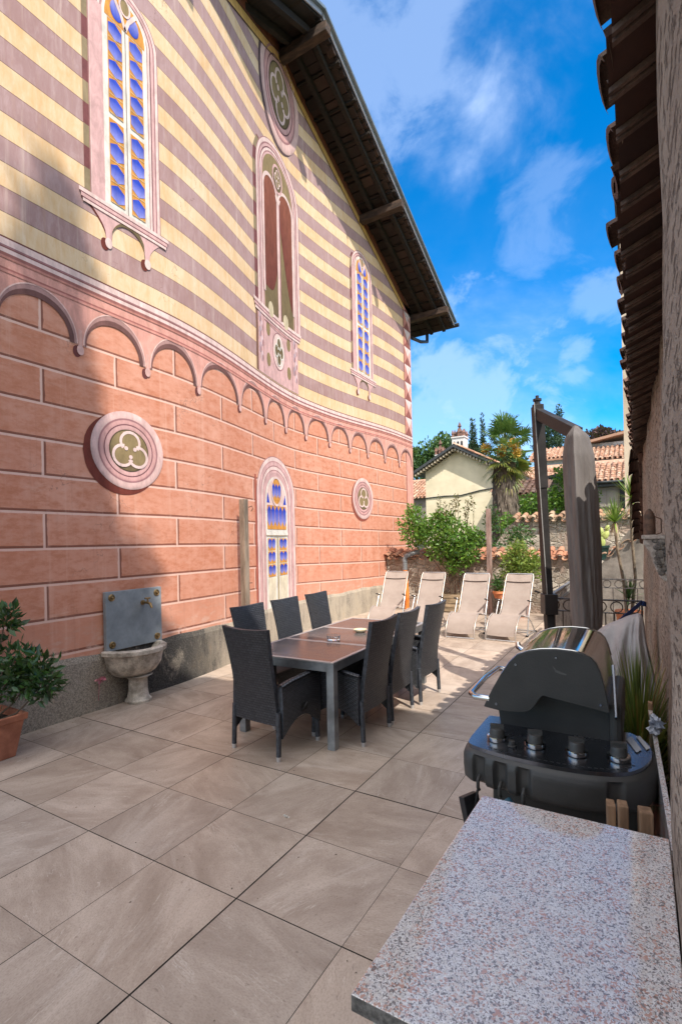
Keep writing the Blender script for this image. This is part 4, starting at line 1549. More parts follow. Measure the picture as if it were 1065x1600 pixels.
PROF = [(.0, .10), (.03, .17), (.10, .27), (.22, .365), (.36, .405), (.48, .385), (.62, .345), (.74, .33), (.83, .36), (.90, .44), (.98, .56), (1.08, .72), (1.19, .89), (1.27, 1.0), (1.30, 1.04)]


railm = mat('champagne_tube', (.42, .37, .34), .38, None, 6, .08, metal=.5)


def make_lounger():
    t = thing('sun_lounger', 'l', 'sun lounger', (0, 0, 0), 0, 'mesh sun loungers in a row')
    pp_ = np.array(PROF)
    tt = np.linspace(0, 1, len(PROF))
    fy = lambda v: float(np.interp(v, tt, pp_[:, 0]))
    fz = lambda v: float(np.interp(v, tt, pp_[:, 1]))
    mb = MB()
    for s in (0, -.008):
        mb.grid(lambda u, v: ((u - .5) * .46, fy(v) + s * .5, fz(v) + s - .012 * math.sin(u * PI)), 6, 40)
    mb.build('sling', sling, t, local=True, smooth=60)
    mb = MB()
    for s in (.012, .024):
        mb.grid(lambda u, v: ((u - .5) * .45, fy(.87 + .12 * v) - s, fz(.87 + .12 * v) - .012 * math.sin(u * PI) + s * .5), 6, 4)
    mb.build('headrest', sling, t, local=True, smooth=60)
    for sx in (-1, 1):
        mb = MB()
        mb.tube([(sx * .25, a, b) for a, b in ([(0, .012)] + PROF[:-1])] + [(sx * .235, 1.305, 1.05)], .0125, 8)
        mb.build('side_rail', railm, t, local=True, smooth=60)
        mb = MB()
        mb.tube([(sx * .285, .88, .60), (sx * .29, .70, .32), (sx * .29, .60, .015)], .0115, 8)
        mb.tube([(sx * .285, .62, .36), (sx * .29, .90, .20), (sx * .29, 1.12, .015)], .0115, 8)
        mb.tube([(sx * .29, .56, .012), (sx * .29, 1.16, .012)], .0115, 8)
        mb.build('leg', alu, t, local=True, smooth=60)
        mb = MB()
        mb.beam((sx * .285, .70, .625), (sx * .285, .92, .575), .032, .022)
        mb.build('armrest', blackp, t, local=True, bevel=.006)
        mb = MB()
        for yy in (.55, 1.12):
            mb.box((sx * .29 - .02, yy, 0), (sx * .29 + .02, yy + .06, .03))
        mb.build('foot', blackp, t, local=True, bevel=.006)
    mb = MB()
    mb.tube([(-.25, 0, .014), (.25, 0, .014)], .0125, 8)
    mb.tube([(-.235, 1.305, 1.05), (.235, 1.305, 1.05)], .0125, 8)
    mb.tube([(-.29, 1.14, .013), (.29, 1.14, .013)], .0115, 8)
    mb.tube([(-.29, .60, .07), (.29, .60, .07)], .0115, 8)
    mb.build('crossbar', alu, t, local=True, smooth=60)
    return t


lo_ = make_lounger()
for i, (l, rz, lb) in enumerate((((-2.035, 8.62, 0), R(-4), 'taupe mesh sun lounger nearest the parasol, red pot beside its head'),
                                 ((-2.72, 8.58, 0), R(1.5), 'taupe mesh sun lounger, second from the parasol, standing before the wooden post'),
                                 ((-3.62, 8.70, 0), R(3), 'taupe mesh sun lounger standing before the planter box and tall shrub'),
                                 ((-4.40, 8.82, 0), R(8), 'taupe mesh sun lounger beside the orange pipe, farthest from the parasol'))):
    if i == 0:
        lo_.location, lo_.rotation_euler = l, (0, 0, rz)
        lo_['label'] = lb
    else:
        dup(lo_, l, rz, lb)

# ================================================================== PARASOL, RAILINGS
anth = mat('anthracite_metal', (.022, .020, .020), .55, (.032, .029, .029), 5, .12, .05, 60, metal=0., spec=.12)
anth_d = mat('dark_anthracite_metal', (.035, .031, .030), .45, None, 5, .12, .05, 60, metal=.5)
m, g, p, out = newmat('taupe_canopy_cloth')
obj = g.n('ShaderNodeTexCoord').outputs['Object']
n1 = g.noise(g.map(obj, (1, 1, .35)), 5, 6, .6, .5)
n2 = g.noise(obj, 220, 3, .6)
g.put(p.inputs['Base Color'], g.mix(g.ramp(n1, .3, .7), (.105, .092, .088), (.175, .157, .152)))
p.inputs['Roughness'].default_value = .85
addbump(g, p, g.m('ADD', g.m('MULTIPLY', n1, 2.), n2), .35, .012)
cloth = m
pa = thing('cantilever_parasol', 'folded taupe cantilever parasol hanging from a tall dark post beside the railing', 'parasol', (-.94, 6.42, 0))
PT = Vector((-1.02, 6.42, 3.30)); PF = Vector((-.915, 6.42, .05)); AE = Vector((-.49, 5.38, 2.74))
up_ = (AE - PT).normalized()
mb = MB()
mb.beam(PF, PF + (PT - PF) * .985, .085, .135, 0, up=(up_.x, up_.y, 0))
mb.build('post', anth, pa, bevel=.006)
mb = MB()
mb.beam(PF + (PT - PF) * .70, PT + (PT - PF).normalized() * .03, .105, .155, 0, up=(up_.x, up_.y, 0))
mb.build('sleeve', anth, pa, bevel=.006)
mb = MB()
mb.beam(PT + Vector((.0, 0, -.06)), AE, .085, .125, 0)
mb.build('arm', anth, pa, bevel=.006)
mb = MB()
c0 = PF + (PT - PF) * .275
side = Vector((up_.x, up_.y, 0)).normalized()
mb.beam(c0 + side * .03 + Vector((0, 0, -.12)), c0 + side * .03 + Vector((0, 0, .12)), .15, .17, 0, up=tuple(side))
mb.tube([c0 + Vector((-.09, -.02, .13)), c0 + Vector((-.15, -.02, .15))], .012, 8)
mb.build('crank_box', anth_d, pa, bevel=.012)
mb = MB()
mb.lathe((PT.x, PT.y, PT.z + .02), [(.06, 0), (.06, .02), (.035, .03), (.035, .06), (.05, .065), (.05, .09), (.02, .10), (.02, .13), (0, .135)], 14)
mb.build('pulley_cap', anth_d, pa, smooth=40)
mb = MB()
mb.tube([PT + Vector((-.02, -.09, .05)), PF + Vector((-.02, -.09, .9))], .006, 6)
mb.build('cord', mat('grey_cord', (.30, .29, .28), .7), pa)
mb = MB()
mb.box((-1.38, 5.98, 0), (-.48, 6.88, .055))
mb.build('base_plate', anth_d, pa, bevel=.01)
# folded canopy: a pleated hanging column
mb = MB()
HX0, HY0, HZ0 = AE.x - .02, AE.y - .03, AE.z + .075
def canopy(u, v):
    z = HZ0 - (HZ0 - .42) * v
    r = .64 * np.interp(v, [0, .04, .12, .28, .5, .75, .86, .9, .95, 1], [.03, .15, .20, .215, .21, .20, .18, .168, .178, .185])
    a = 2 * PI * u
    ta = (a + R(92)) % (2 * PI / 3)                     # folded to three flat sides, one edge towards the terrace
    tri = .62 / max(.5, math.cos(ta - PI / 3))
    pl = 1.12 * (.30 + .70 * tri) + .045 * math.sin(11 * a + 2.2 * math.sin(v * 5)) * min(1, v * 3) + .03 * math.sin(5 * a + v * 9) + .012 * math.sin(23 * a + v * 31)
    lean = .06 * math.sin(v * 2.2)
    return (HX0 + .055 * v + lean * .3 + r * pl * math.cos(a) * 1.0, HY0 + r * pl * math.sin(a) * 1.15, z + .02 * math.sin(a * 4) * (v > .97))
mb.grid(canopy, 140, 90)
mb.build('canopy', cloth, pa, smooth=180)
mb = MB()
mb.tube([(AE.x, AE.y, AE.z + .06), (AE.x - .03, AE.y, 1.0), (AE.x - .0, AE.y, .36)], .025, 8)
mb.build('inner_pole', anth_d, pa)

bluew = mat('blue_webbing', (.012, .040, .16), .7, (.02, .06, .22), 30, .2, .3, 200)
mb = MB()
ring_ = [(HX0 + .052 + .118 * math.cos(a), HY0 + .130 * math.sin(a), .72 + .012 * math.cos(a)) for a in [2 * PI * i / 28 for i in range(28)]]
V = [(x, y, z + s) for x, y, z in ring_ for s in (-.016, .016)]
mb.add(V, [(2 * i, 2 * ((i + 1) % 28), 2 * ((i + 1) % 28) + 1, 2 * i + 1) for i in range(28)])
a_, b_ = Vector((HX0 + .155, HY0 + .05, .725)), Vector((.02, 6.50, .985))
mb.beam(a_, b_, .004, .032)
mb.beam(a_ + Vector((-.02, -.02, .012)), b_ + Vector((0, 0, .02)), .004, .028)
mb.beam(b_, b_ + Vector((.03, .06, -.02)), .03, .05)
tag(mb.build('tie_strap', bluew, None), 'blue strap tying the folded parasol back to the railing end', 'strap')

ironp = mat('dark_wrought_iron', (.055, .045, .04), .5, (.09, .07, .06), 10, .2, .15, 60, metal=.5)
irong = mat('grey_wrought_iron', (.17, .165, .16), .5, (.24, .23, .22), 10, .2, .15, 60, metal=.4)


def railing(label, a, b, ztop, mt, nb, group=None, rings=True):
    a, b = Vector(a), Vector(b)
    t = thing('railing', label, 'railing', ((a.x + b.x) / 2, (a.y + b.y) / 2, 0), 0, group)
    dr = (b - a).normalized()
    mb = MB()
    mb.beam(a + Vector((0, 0, ztop)), b + Vector((0, 0, ztop)), .045, .016)
    mb.build('top_rail', mt, t)
    mb = MB()
    mb.beam(a + Vector((0, 0, ztop - .15)), b + Vector((0, 0, ztop - .15)), .03, .010)
    mb.build('middle_rail', mt, t)
    mb = MB()
    mb.beam(a + Vector((0, 0, .08)), b + Vector((0, 0, .08)), .03, .010)
    mb.build('bottom_rail', mt, t)
    L = (b - a).length
    for i in range(nb + 1):
        q_ = a + dr * (L * i / nb)
        mb = MB()
        mb.tube([q_ + Vector((0, 0, .0 if i in (0, nb) else .08)), q_ + Vector((0, 0, ztop - (.0 if i in (0, nb) else .15)))], .012 if i in (0, nb) else .0075, 6)
        mb.build('post' if i in (0, nb) else 'baluster', mt, t)
    if rings:
        n = max(2, int(L / .16))
        for i in range(n):
            c_ = a + dr * (L * (i + .5) / n) + Vector((0, 0, ztop - .079))
            mb = MB()
            mb.tube([c_ + dr * (.062 * math.cos(k * PI / 8)) + Vector((0, 0, .062 * math.sin(k * PI / 8))) for k in range(16)], .007, 6, closed=True)
            mb.build('ring', mt, t)
    return t


railing('dark iron railing with a ring band beside the parasol, nearest of three', (-.99, 6.60, 0), (.02, 6.62, 0), .99, ironp, 11, 'iron railings round the stair well')
railing('iron railing running away along the left edge of the stair well', (-.99, 6.66, 0), (-.99, 9.75, 0), .99, irong, 26, 'iron railings round the stair well')
railing('grey iron railing across the far end of the stair well', (-.94, 9.8, 0), (.15, 9.8, 0), .99, irong, 6, 'iron railings round the stair well')

# ================================================================== BARBECUE
castd = mat('dark_cast_enamel', (.022, .022, .022), .55, (.035, .034, .033), 3, .15, .12, 120)
chrome = mat('polished_steel', (.62, .62, .61), .10, None, 2, .04, 0, metal=1)
steel = mat('brushed_dark_steel', (.15, .165, .20), .24, (.21, .225, .26), 3, .12, .05, 60, metal=.95, stretch=(3, 1, 1))
greypl = mat('dark_grey_plastic', (.038, .038, .038), .48, (.052, .051, .050), 4, .12, .15, 200)
bq = thing('gas_barbecue', 'large gas barbecue with chrome lid, dark end plates and four control knobs', 'barbecue', (-.3, 2.4, 0))
mb = MB()
mb.box((-.54, 2.10, .09), (-.02, 2.74, .80))
mb.build('cabinet', castd, bq, bevel=.01)
for x in (-.50, -.06):
    for y in (2.14, 2.70):
        mb = MB()
        mb.lathe((x, y, 0), [(.0, 0), (.035, 0), (.035, .07), (.02, .09), (0, .09)], 12)
        mb.build('caster', blackp, bq)
mb = MB()
mb.prism([(-.585, 1.035), (-.115, 1.06), (-.115, .85), (-.56, .85)], lambda a, b: (a, 2.36, b), lambda a, b: (a, 2.775, b))
mb.build('firebox', castd, bq, bevel=.006)
OUTL = [(-.600, 1.0), (-.585, 1.035), (-.560, 1.085), (-.525, 1.15), (-.490, 1.205), (-.455, 1.242), (-.41, 1.262), (-.36, 1.273), (-.30, 1.279), (-.24, 1.277), (-.20, 1.270), (-.172, 1.257), (-.152, 1.235), (-.138, 1.20), (-.126, 1.15), (-.115, 1.09), (-.108, 1.045)]
BOT = [(-.335, 1.078), (-.345, 1.082), (-.358, 1.078), (-.372, 1.058), (-.388, 1.030), (-.405, 1.010), (-.43, 1.0), (-.47, .995), (-.53, .992)]
lid = MB()
n = len(OUTL)
ys = [2.23, 2.25, 2.76, 2.78]
V = [(x, y, z) for y in ys for x, z in OUTL]
F = [(r * n + i, r * n + i + 1, (r + 1) * n + i + 1, (r + 1) * n + i) for r in range(3) for i in range(n - 1)]
lid.add(V, F)
lo2 = lid.build('lid', chrome, bq, smooth=35)
for y0, y1 in ((2.212, 2.232), (2.778, 2.798)):
    mb = MB()
    mb.prism(OUTL + BOT, lambda a, b: (a, y0, b), lambda a, b: (a, y1, b))
    mb.build('end_plate', castd, lo2, bevel=.003)
for y0 in (2.216, 2.794):
    mb = MB()
    mb.tube([(x, y0 + .012, z + .001) for x, z in OUTL[3:-2]], .003, 6)
    mb.build('lid_edge', chrome, lo2, smooth=60)
mb = MB()
mb.tube([(-.575, 2.222, 1.035), (-.640, 2.225, 1.035), (-.665, 2.25, 1.04), (-.668, 2.5, 1.05), (-.665, 2.74, 1.04), (-.64, 2.765, 1.035), (-.585, 2.77, 1.035)], .0135, 12)
mb.build('handle', chrome, lo2, smooth=60)
mb = MB()
mb.tube([(-.530, 2.77, 1.14), (-.565, 2.79, 1.155), (-.57, 2.81, 1.17)], .014, 10)
mb.build('thermometer', chrome, bq, smooth=50)
mb = MB()
mb.box((-.118, 2.27, .90), (-.068, 2.76, 1.07))
mb.build('rear_panel', castd, bq, bevel=.02)
mb = MB()
mb.beam((-.088, 2.24, 1.02), (-.100, 2.36, 1.20), .035, .012, 0, up=(1, 0, 0))
mb.build('hinge', steel, bq, bevel=.003)
for x, z in ((-.545, 1.02), (-.14, 1.075), (-.30, 1.245), (-.46, 1.20)):
    mb = MB()
    mb.add([(x + r_ * math.cos(k * PI / 5), 2.212 - h_, z + r_ * math.sin(k * PI / 5)) for r_, h_ in ((.006, 0), (.005, .003)) for k in range(10)], [tuple(range(10, 20))] + [(k, (k + 1) % 10, 10 + (k + 1) % 10, 10 + k) for k in range(10)])
    mb.build('screw', steel, lo2)
mb = MB()
SC = [(-.315, 1.213), (-.300, 1.196), (-.278, 1.188), (-.262, 1.184), (-.262, 1.178), (-.282, 1.180), (-.304, 1.187)]
mb.add([(x, 2.2112, z) for x, z in SC], [tuple(range(7))])
mb.build('scuff_mark', mat('worn_grey_scuff', (.085, .083, .08), .6, None, 30, .4), lo2)
# console
CP = [(-.655, 2.44), (-.657, 2.18), (-.652, 2.09), (-.63, 2.052), (-.585, 2.03), (-.50, 2.008), (-.40, 1.996), (-.30, 1.992), (-.21, 1.998), (-.12, 2.018), (-.04, 2.06), (.015, 2.14), (.046, 2.25), (.045, 2.36), (.022, 2.44), (-.03, 2.51)]
FL = [(-.575, .028), (-.485, .028), (-.395, .028), (-.085, .028)]
def cons(u, v):
    x, y = crom(CP, u)
    x2, y2 = crom(CP, min(1, u + .004)); x1, y1 = crom(CP, max(0, u - .004))
    tx, ty = x2 - x1, y2 - y1
    L = math.hypot(tx, ty) or 1
    nx, ny = ty / L, -tx / L
    if (nx * (x + .3) + ny * (y - 2.4)) < 0:
        nx, ny = -nx, -ny
    prof = [(-.03, .745), (-.012, .738), (.0, .75), (.004, .795), (.003, .838), (-.004, .858), (-.014, .868), (-.026, .873), (-.042, .874)]
    k = v * (len(prof) - 1)
    i = min(len(prof) - 2, int(k)); f = k - i
    o = prof[i][0] * (1 - f) + prof[i + 1][0] * f
    z = prof[i][1] * (1 - f) + prof[i + 1][1] * f
    if y < 2.12:
        for fx, w_ in FL:
            tt = abs(x - fx) / w_
            if tt < 1.25 and z < .856:
                o -= .020 * max(0, 1 - tt ** 4) * min(1, (.856 - z) / .02) ** .5
    return (x + nx * o, y + ny * o, z)
mb = MB()
mb.grid(cons, 260, 24)
mb.build('front_bumper', greypl, bq, smooth=60)
mb = MB()
top_ = [cons(i / 60, .80) for i in range(61)]
V = [(x, y, .885) for x, y, z in top_] + [(x, y, .868) for x, y, z in top_]
mb.add(V, [tuple(range(61))] + [(i, i + 61, i + 62, i + 1) for i in range(60)])
mb.build('control_panel', steel, bq)
mb = MB()
for i in range(26):
    t = .30 + .42 * i / 25
    x, y, z = cons(t, 1.0)
    mb.box((x - .006, y + .002, .8852), (x + .006, y + .006, .8868))
mb.build('vent_slot', blackp, bq)
for x, y in ((-.530, 2.155), (-.379, 2.16), (-.224, 2.155), (-.080, 2.178)):
    mb = MB()
    mb.lathe((x, y, .887), [(.040, 0), (.042, .006), (.040, .018), (.033, .020)], 28)
    kn = mb.build('knob_ring', chrome, bq, smooth=40)
    mb = MB()
    mb.lathe((x, y, .892), [(.031, 0), (.031, .014), (.0285, .040), (.026, .045), (.010, .047), (0, .047)], 24)
    mb.box((x - .0275, y - .0095, .925), (x + .0275, y + .0095, .952), 0, R(12))
    mb.build('knob', greypl, kn, smooth=35)
mb = MB()
mb.lathe((-.462, 2.115, .887), [(.017, 0), (.017, .004), (.012, .006), (.012, .022), (.0, .024)], 18)
mb.build('igniter_button', greypl, bq, smooth=40)
mb = MB()
V = [(-.060, 2.40, .8895), (-.040, 2.445, .8895), (-.004, 2.31, .8895), (-.022, 2.27, .8895)]
mb.add(V, [(0, 1, 2, 3)])
mb.add([(-.026, 2.455, .8895), (-.010, 2.465, .8895), (.024, 2.345, .8895), (.012, 2.315, .8895)], [(0, 1, 2, 3)])
mb.build('shelf_insert', mat('pale_grey_insert', (.40, .39, .38), .35, None, 8, .1), bq)
for x, y in ((-.575, 2.03), (-.485, 2.01), (-.395, 2.0), (-.085, 2.035)):
    mb = MB()
    mb.tube([(x, y + .005, .775), (x, y - .018, .765), (x, y - .020, .735), (x, y - .004, .722)], .007, 8)
    mb.build('hook', greypl, bq, smooth=50)
ut = MB()
ut.tube([(-.575, 2.005, .73), (-.585, 2.0, .66)], .006, 6)
ut.beam((-.615, 2.01, .70), (-.575, 1.99, .54), .085, .03)
tag(ut.build('grill_brush', blackp, None, bevel=.004), 'black grill brush hanging under the left end of the barbecue console', 'brush')
ut = MB()
ut.tube([(-.46, 1.985, .725), (-.43, 1.97, .70), (-.39, 1.975, .68)], .020, 8)
ut.tube([(-.39, 1.975, .68), (-.36, 1.98, .50)], .010, 6)
tag(ut.build('grill_tongs', mat('blue_handle', (.02, .08, .13), .5), None, smooth=50), 'blue handled tool hanging under the barbecue console', 'tongs')
rawwood = mat('raw_timber', (.22, .125, .07), .8, (.32, .20, .12), 4, .25, .3, 40, stretch=(5, 5, .5))
for x, y, w_, h, lb in ((-.098, 1.93, .026, .83, 'narrow raw timber board standing under the console, left of the pair'),
                        (-.062, 1.91, .030, .845, 'raw timber board standing under the console, second from the left'),
                        (.003, 1.91, .040, .84, 'dark raw timber plank standing at the right end of the barbecue')):
    mb = MB()
    mb.box((x - w_ / 2, y - .02, 0), (x + w_ / 2, y + .03, h), 0, R(8))
    tag(mb.build('timber_board', rawwood, None, bevel=.004), lb, 'board', 'timber boards standing by the barbecue')

# ================================================================== GRANITE COUNTER
m, g, p, out = newmat('speckled_granite')
obj = g.n('ShaderNodeTexCoord').outputs['Object']
v1 = g.n('ShaderNodeTexVoronoi', feature='F1'); g.put(v1.inputs['Vector'], obj); v1.inputs['Scale'].default_value = 460
v2 = g.n('ShaderNodeTexVoronoi', feature='F1'); g.put(v2.inputs['Vector'], g.map(obj, loc=(3, 1, 2))); v2.inputs['Scale'].default_value = 240
def chan(vv, i):
    return g.xyz(vv.outputs['Color'])[i]
n1 = g.noise(obj, 18, 5, .65)
r1, r2 = chan(v1, 0), chan(v1, 1)
c = g.mix(r1, (.50, .485, .50), (.78, .765, .77))
c = g.mix(g.ramp(r2, .76, .80), c, (.24, .225, .235))
c = g.mix(g.m('MULTIPLY', g.ramp(chan(v2, 0), .66, .72), g.ramp(n1, .38, .56)), c, (.50, .31, .26))
c = g.mix(g.m('MULTIPLY', g.ramp(chan(v2, 1), .84, .88), .8), c, (.15, .135, .14))
c = g.mix(g.m('MULTIPLY', g.ramp(chan(v2, 2), .80, .86), .7), c, (.64, .60, .57))
g.put(p.inputs['Base Color'], c)
p.inputs['Roughness'].default_value = .07
p.inputs['Specular IOR Level'].default_value = .9
granite = m
gd = mat('rough_granite_edge', (.085, .08, .075), .8, (.16, .15, .14), 60, .4, .5, 120)
wt = thing('granite_counter', 'outdoor worktop of speckled pink grey granite in the near corner', 'counter', (-.2, 1.2, 0))
mb = MB()
mb.add([(-.475, .80, .90), (.058, .80, .90), (.058, 1.645, .90), (-.455, 1.640, .90), (-.475, .80, .868), (.058, .80, .868), (.058, 1.645, .868), (-.455, 1.640, .868)],
       [(0, 1, 2, 3), (7, 6, 5, 4), (0, 4, 5, 1), (1, 5, 6, 2), (2, 6, 7, 3), (3, 7, 4, 0)])
for k in range(2, 6):
    mb.MI[k] = 1
mb.build('worktop', [granite, gd], wt, bevel=.003)
mb = MB()
mb.box((-.445, .83, 0), (.045, 1.60, .867))
mb.build('cabinet', mat('pale_green_stone', (.34, .36, .31), .6, (.42, .44, .39), 6, .2, .2, 40), wt, bevel=.004)
mb = MB()
mb.beam((.072, 1.665, .43), (.036, 2.95, .43), .018, .86)
mb.box((.026, 2.952, .83), (.046, 2.99, .895))
for k in range(6, 12):
    mb.MI[k] = 1
tag(mb.build('granite_slab', [granite, rawwood], None, bevel=.002), 'thin granite slab standing on edge against the plaster wall', 'stone slab')

# things behind the barbecue
cv = thing('covered_furniture', 'grey plastic cover draped over garden furniture behind the barbecue', 'cover', (-.1, 4.2, 0))
mb = MB()
RID = [(-.30, 1.00), (-.24, 1.035), (-.15, 1.10), (-.07, 1.175), (-.035, 1.195), (-.005, 1.17), (.02, 1.10), (.03, 1.0)]
def drape(u, v):
    """cloth hung over a ridge that falls to the left"""
    x, z = crom(RID, u)
    fall = abs(v - .5) * 2
    sgn = -1 if v < .5 else 1
    fold = .035 * math.sin(u * 19 + fall * 2) * fall + .02 * math.sin(u * 37 + 1) * fall
    zz0 = z - (.02 + .62 * fall) * fall
    return (x + .10 * fall * (u - .5) + .03 * math.sin(fall * 5 + u * 4) * fall, 4.2 + sgn * (.05 * min(1, fall * 8) + .20 * fall ** .8 + fold), zz0 + .03 * math.sin(u * 9) * (1 - fall))
mb.grid(drape, 72, 60)
mb.build('cover', mat('grey_cover_cloth', (.30, .275, .275), .6, (.36, .335, .335), 5, .12, .25, 30, bdist=.02), cv, smooth=180)

gp = thing('grass_plant', 'tufted grassy plant in a low pot squeezed between barbecue and wall', 'potted plant', (-.02, 3.3, 0))
mb = MB()
mb.lathe((-.02, 3.3, 0), [(0, 0), (.12, 0), (.15, .28), (.16, .30), (.14, .30), (.13, .26), (0, .26)], 20)
mb.build('pot', claypot, gp, smooth=40)
blade_m = island_mat('grass_blade', [(.06, .13, .025), (.14, .20, .04), (.22, .22, .07), (.04, .09, .02), (.24, .13, .05)], .5, 0, transl=.2)


def blades(mb, c, n, L, seed, spread=1., w=.008, stiff=.5, droop=1., segs=5):
    q = random.Random(seed)
    for k in range(n):
        a = q.uniform(0, 2 * PI)
        el = R(90) - abs(q.gauss(0, .5)) * spread
        l = L * q.uniform(.6, 1.1)
        d_ = Vector((math.cos(a) * math.cos(el), math.sin(a) * math.cos(el), math.sin(el)))
        sd_ = Vector((-math.sin(a), math.cos(a), 0))
        P = Vector(c)
        V = []
        for i in range(segs + 1):
            t = i / segs
            ww = w * (1 - t ** 2) + .0004
            V += [P - sd_ * ww, P + sd_ * ww]
            d_ = (d_ + Vector((0, 0, -1)) * droop * t * (1 - stiff) * .5).normalized()
            P = P + d_ * l / segs
        mb.add(V, [(2 * i, 2 * i + 1, 2 * i + 3, 2 * i + 2) for i in range(segs)])


mb = MB()
blades(mb, (-.02, 3.3, .26), 520, .80, 4, 1.0, .0075, .3)
blades(mb, (-.02, 3.2, .30), 420, .62, 6, 1.8, .0075, .2)
mb.build('foliage', blade_m, gp)
bgm = MB()
leaves(bgm, [((.050, 2.60, .90), (.010, .03, .032))], 90, .026, 21, .2, .9)
tag(bgm.build('crumpled_paper', mat('white_paper', (.55, .58, .66), .5, None, 9, .15), None), 'crumpled pale wrapping tucked between the wall and the granite slab', 'paper')

# ================================================================== BOUNDARY WALL, PLANTING AND POSTS
m, g, p, out = newmat('old_rubble_wall')
obj = g.n('ShaderNodeTexCoord').outputs['Object']
n1 = g.noise(obj, .9, 8, .66, .6)
n2 = g.noise(obj, 9, 7, .7, .4)
vo = g.n('ShaderNodeTexVoronoi', feature='DISTANCE_TO_EDGE')
g.put(vo.inputs['Vector'], g.map(obj, (1, 1, 1.7))); vo.inputs['Scale'].default_value = 4.2
vc = g.n('ShaderNodeTexVoronoi', feature='F1')
g.put(vc.inputs['Vector'], g.map(obj, (1, 1, 1.7))); vc.inputs['Scale'].default_value = 4.2
st_ = g.mix(g.xyz(vc.outputs['Color'])[0], (.36, .305, .245), (.60, .54, .46))
st_ = g.mix(g.ramp(n2, .35, .7, 0, .7), st_, (.20, .155, .115))
jo = g.ramp(vo.outputs[0], .0, .09)
c = g.mix(jo, (.52, .46, .39), st_)
c = g.mix(g.ramp(n1, .42, .52), (.34, .255, .205), c)
c = g.mix(g.ramp(n2, .6, .75, 0, .5), c, (.12, .09, .07))
g.put(p.inputs['Base Color'], c)
p.inputs['Roughness'].default_value = .95
addbump(g, p, g.m('ADD', g.m('MULTIPLY', jo, g.ramp(n1, .42, .52)), g.m('MULTIPLY', n2, .9)), 1.0, .05)
rubble = m

bw = thing('boundary_wall', 'low rubble wall capped with curved terracotta tiles behind the loungers', 'wall', (-3, 12.1, 0))
mb = MB()
mb.grid(lambda u, v: (-5.72 + 5.9 * u, 11.98 + .14 * u + .02 * math.sin(u * 31 + v * 9), v * 1.30), 60, 12)
mb.add([(-5.72, 12.35, 0), (.18, 12.45, 0), (.18, 12.45, 1.3), (-5.72, 12.35, 1.3)], [(0, 1, 2, 3)])
mb.build('wall', rubble, bw, smooth=60)
mb = MB()
barrel(mb, (-5.70, 11.86, 1.28), (1, .02, -.004), (0, 1, .30), 27, 2, .22, .30, .06, 11, jit=1.6)
mb.build('coping', terra, bw)

leaf_b = island_mat('bright_leaf', [(.055, .15, .018), (.12, .27, .03), (.035, .105, .018), (.19, .33, .045), (.08, .20, .025)], .45, 0, transl=.28)
leaf_y = island_mat('yellow_green_leaf', [(.11, .20, .025), (.22, .30, .05), (.07, .15, .02), (.30, .33, .07)], .5, 0, transl=.28)
leaf_d = island_mat('deep_green_leaf', [(.022, .075, .018), (.045, .125, .025), (.014, .05, .014), (.07, .16, .035)], .5, 0, transl=.2)
leaf_r = island_mat('reddish_leaf', [(.10, .09, .03), (.16, .10, .05), (.07, .11, .025), (.20, .13, .06)], .5, 0, transl=.2)

sh = thing('flowering_shrub', 'tall bright green shrub growing from the planter against the boundary wall', 'shrub', (-3.85, 11.75, 0))
mb = MB()
q = random.Random(2)
for k in range(11):
    x = -3.85 + q.uniform(-.2, .2)
    tx, tz = -3.95 + q.uniform(-.85, .6), q.uniform(1.3, 2.2)
    mb.tube([(x, 11.75, .35), (x + q.uniform(-.05, .05), 11.72, .85), ((x + tx) / 2, 11.75 + q.uniform(-.1, .2), tz * .7), (tx, 11.8 + q.uniform(-.2, .3), tz)], [.016, .014, .011, .005], 6)
mb.build('trunk', twig, sh)
mb = MB()
leaves(mb, [((-4.35, 11.8, 1.85), (.50, .35, .40)), ((-3.75, 11.75, 1.75), (.55, .38, .45)), ((-4.85, 11.85, 2.0), (.42, .4, .48)), ((-4.0, 11.75, 1.45), (.5, .3, .3)), ((-3.5, 11.7, 1.35), (.3, .25, .26)), ((-4.1, 11.85, 2.2), (.35, .3, .25)), ((-4.9, 11.9, 2.45), (.2, .2, .22)), ((-3.35, 11.8, 1.75), (.25, .22, .25)), ((-3.8, 11.66, 1.08), (.22, .15, .2))], 6200, .085, 12, .1, .5, .5)
mb.build('foliage', leaf_b, sh)
mb = MB()
for k in range(9):
    x, zt = -4.3 + k * .12 + q.uniform(-.06, .06), q.uniform(2.45, 2.85)
    mb.tube([(x, 11.85, 2.0), (x + .03, 11.85, zt - .2), (x + q.uniform(-.06, .06), 11.85, zt)], [.006, .005, .002], 5)
    leaves(mb, [((x, 11.85, zt - .22), (.07, .07, .26))], 46, .065, 40 + k, .4, .5)
mb.build('flower_spray', leaf_r, sh)

pl = thing('planter_box', 'weathered wooden planter box at the foot of the tall shrub', 'planter', (-3.8, 11.6, 0))
mb = MB()
for k in range(4):
    mb.box((-4.15, 11.50, .02 + k * .105), (-3.5, 11.53, .115 + k * .105))
    mb.box((-4.15, 11.88, .02 + k * .105), (-3.5, 11.91, .115 + k * .105))
    mb.box((-4.15, 11.531, .02 + k * .105), (-4.12, 11.879, .115 + k * .105))
    mb.box((-3.53, 11.531, .02 + k * .105), (-3.5, 11.879, .115 + k * .105))
mb.box((-4.12, 11.531, .02), (-3.53, 11.879, .38))
mb.build('box', mat('weathered_planter_wood', (.22, .165, .10), .85, (.34, .26, .17), 6, .3, .4, 40, stretch=(.6, 4, 4), fine=.3), pl)

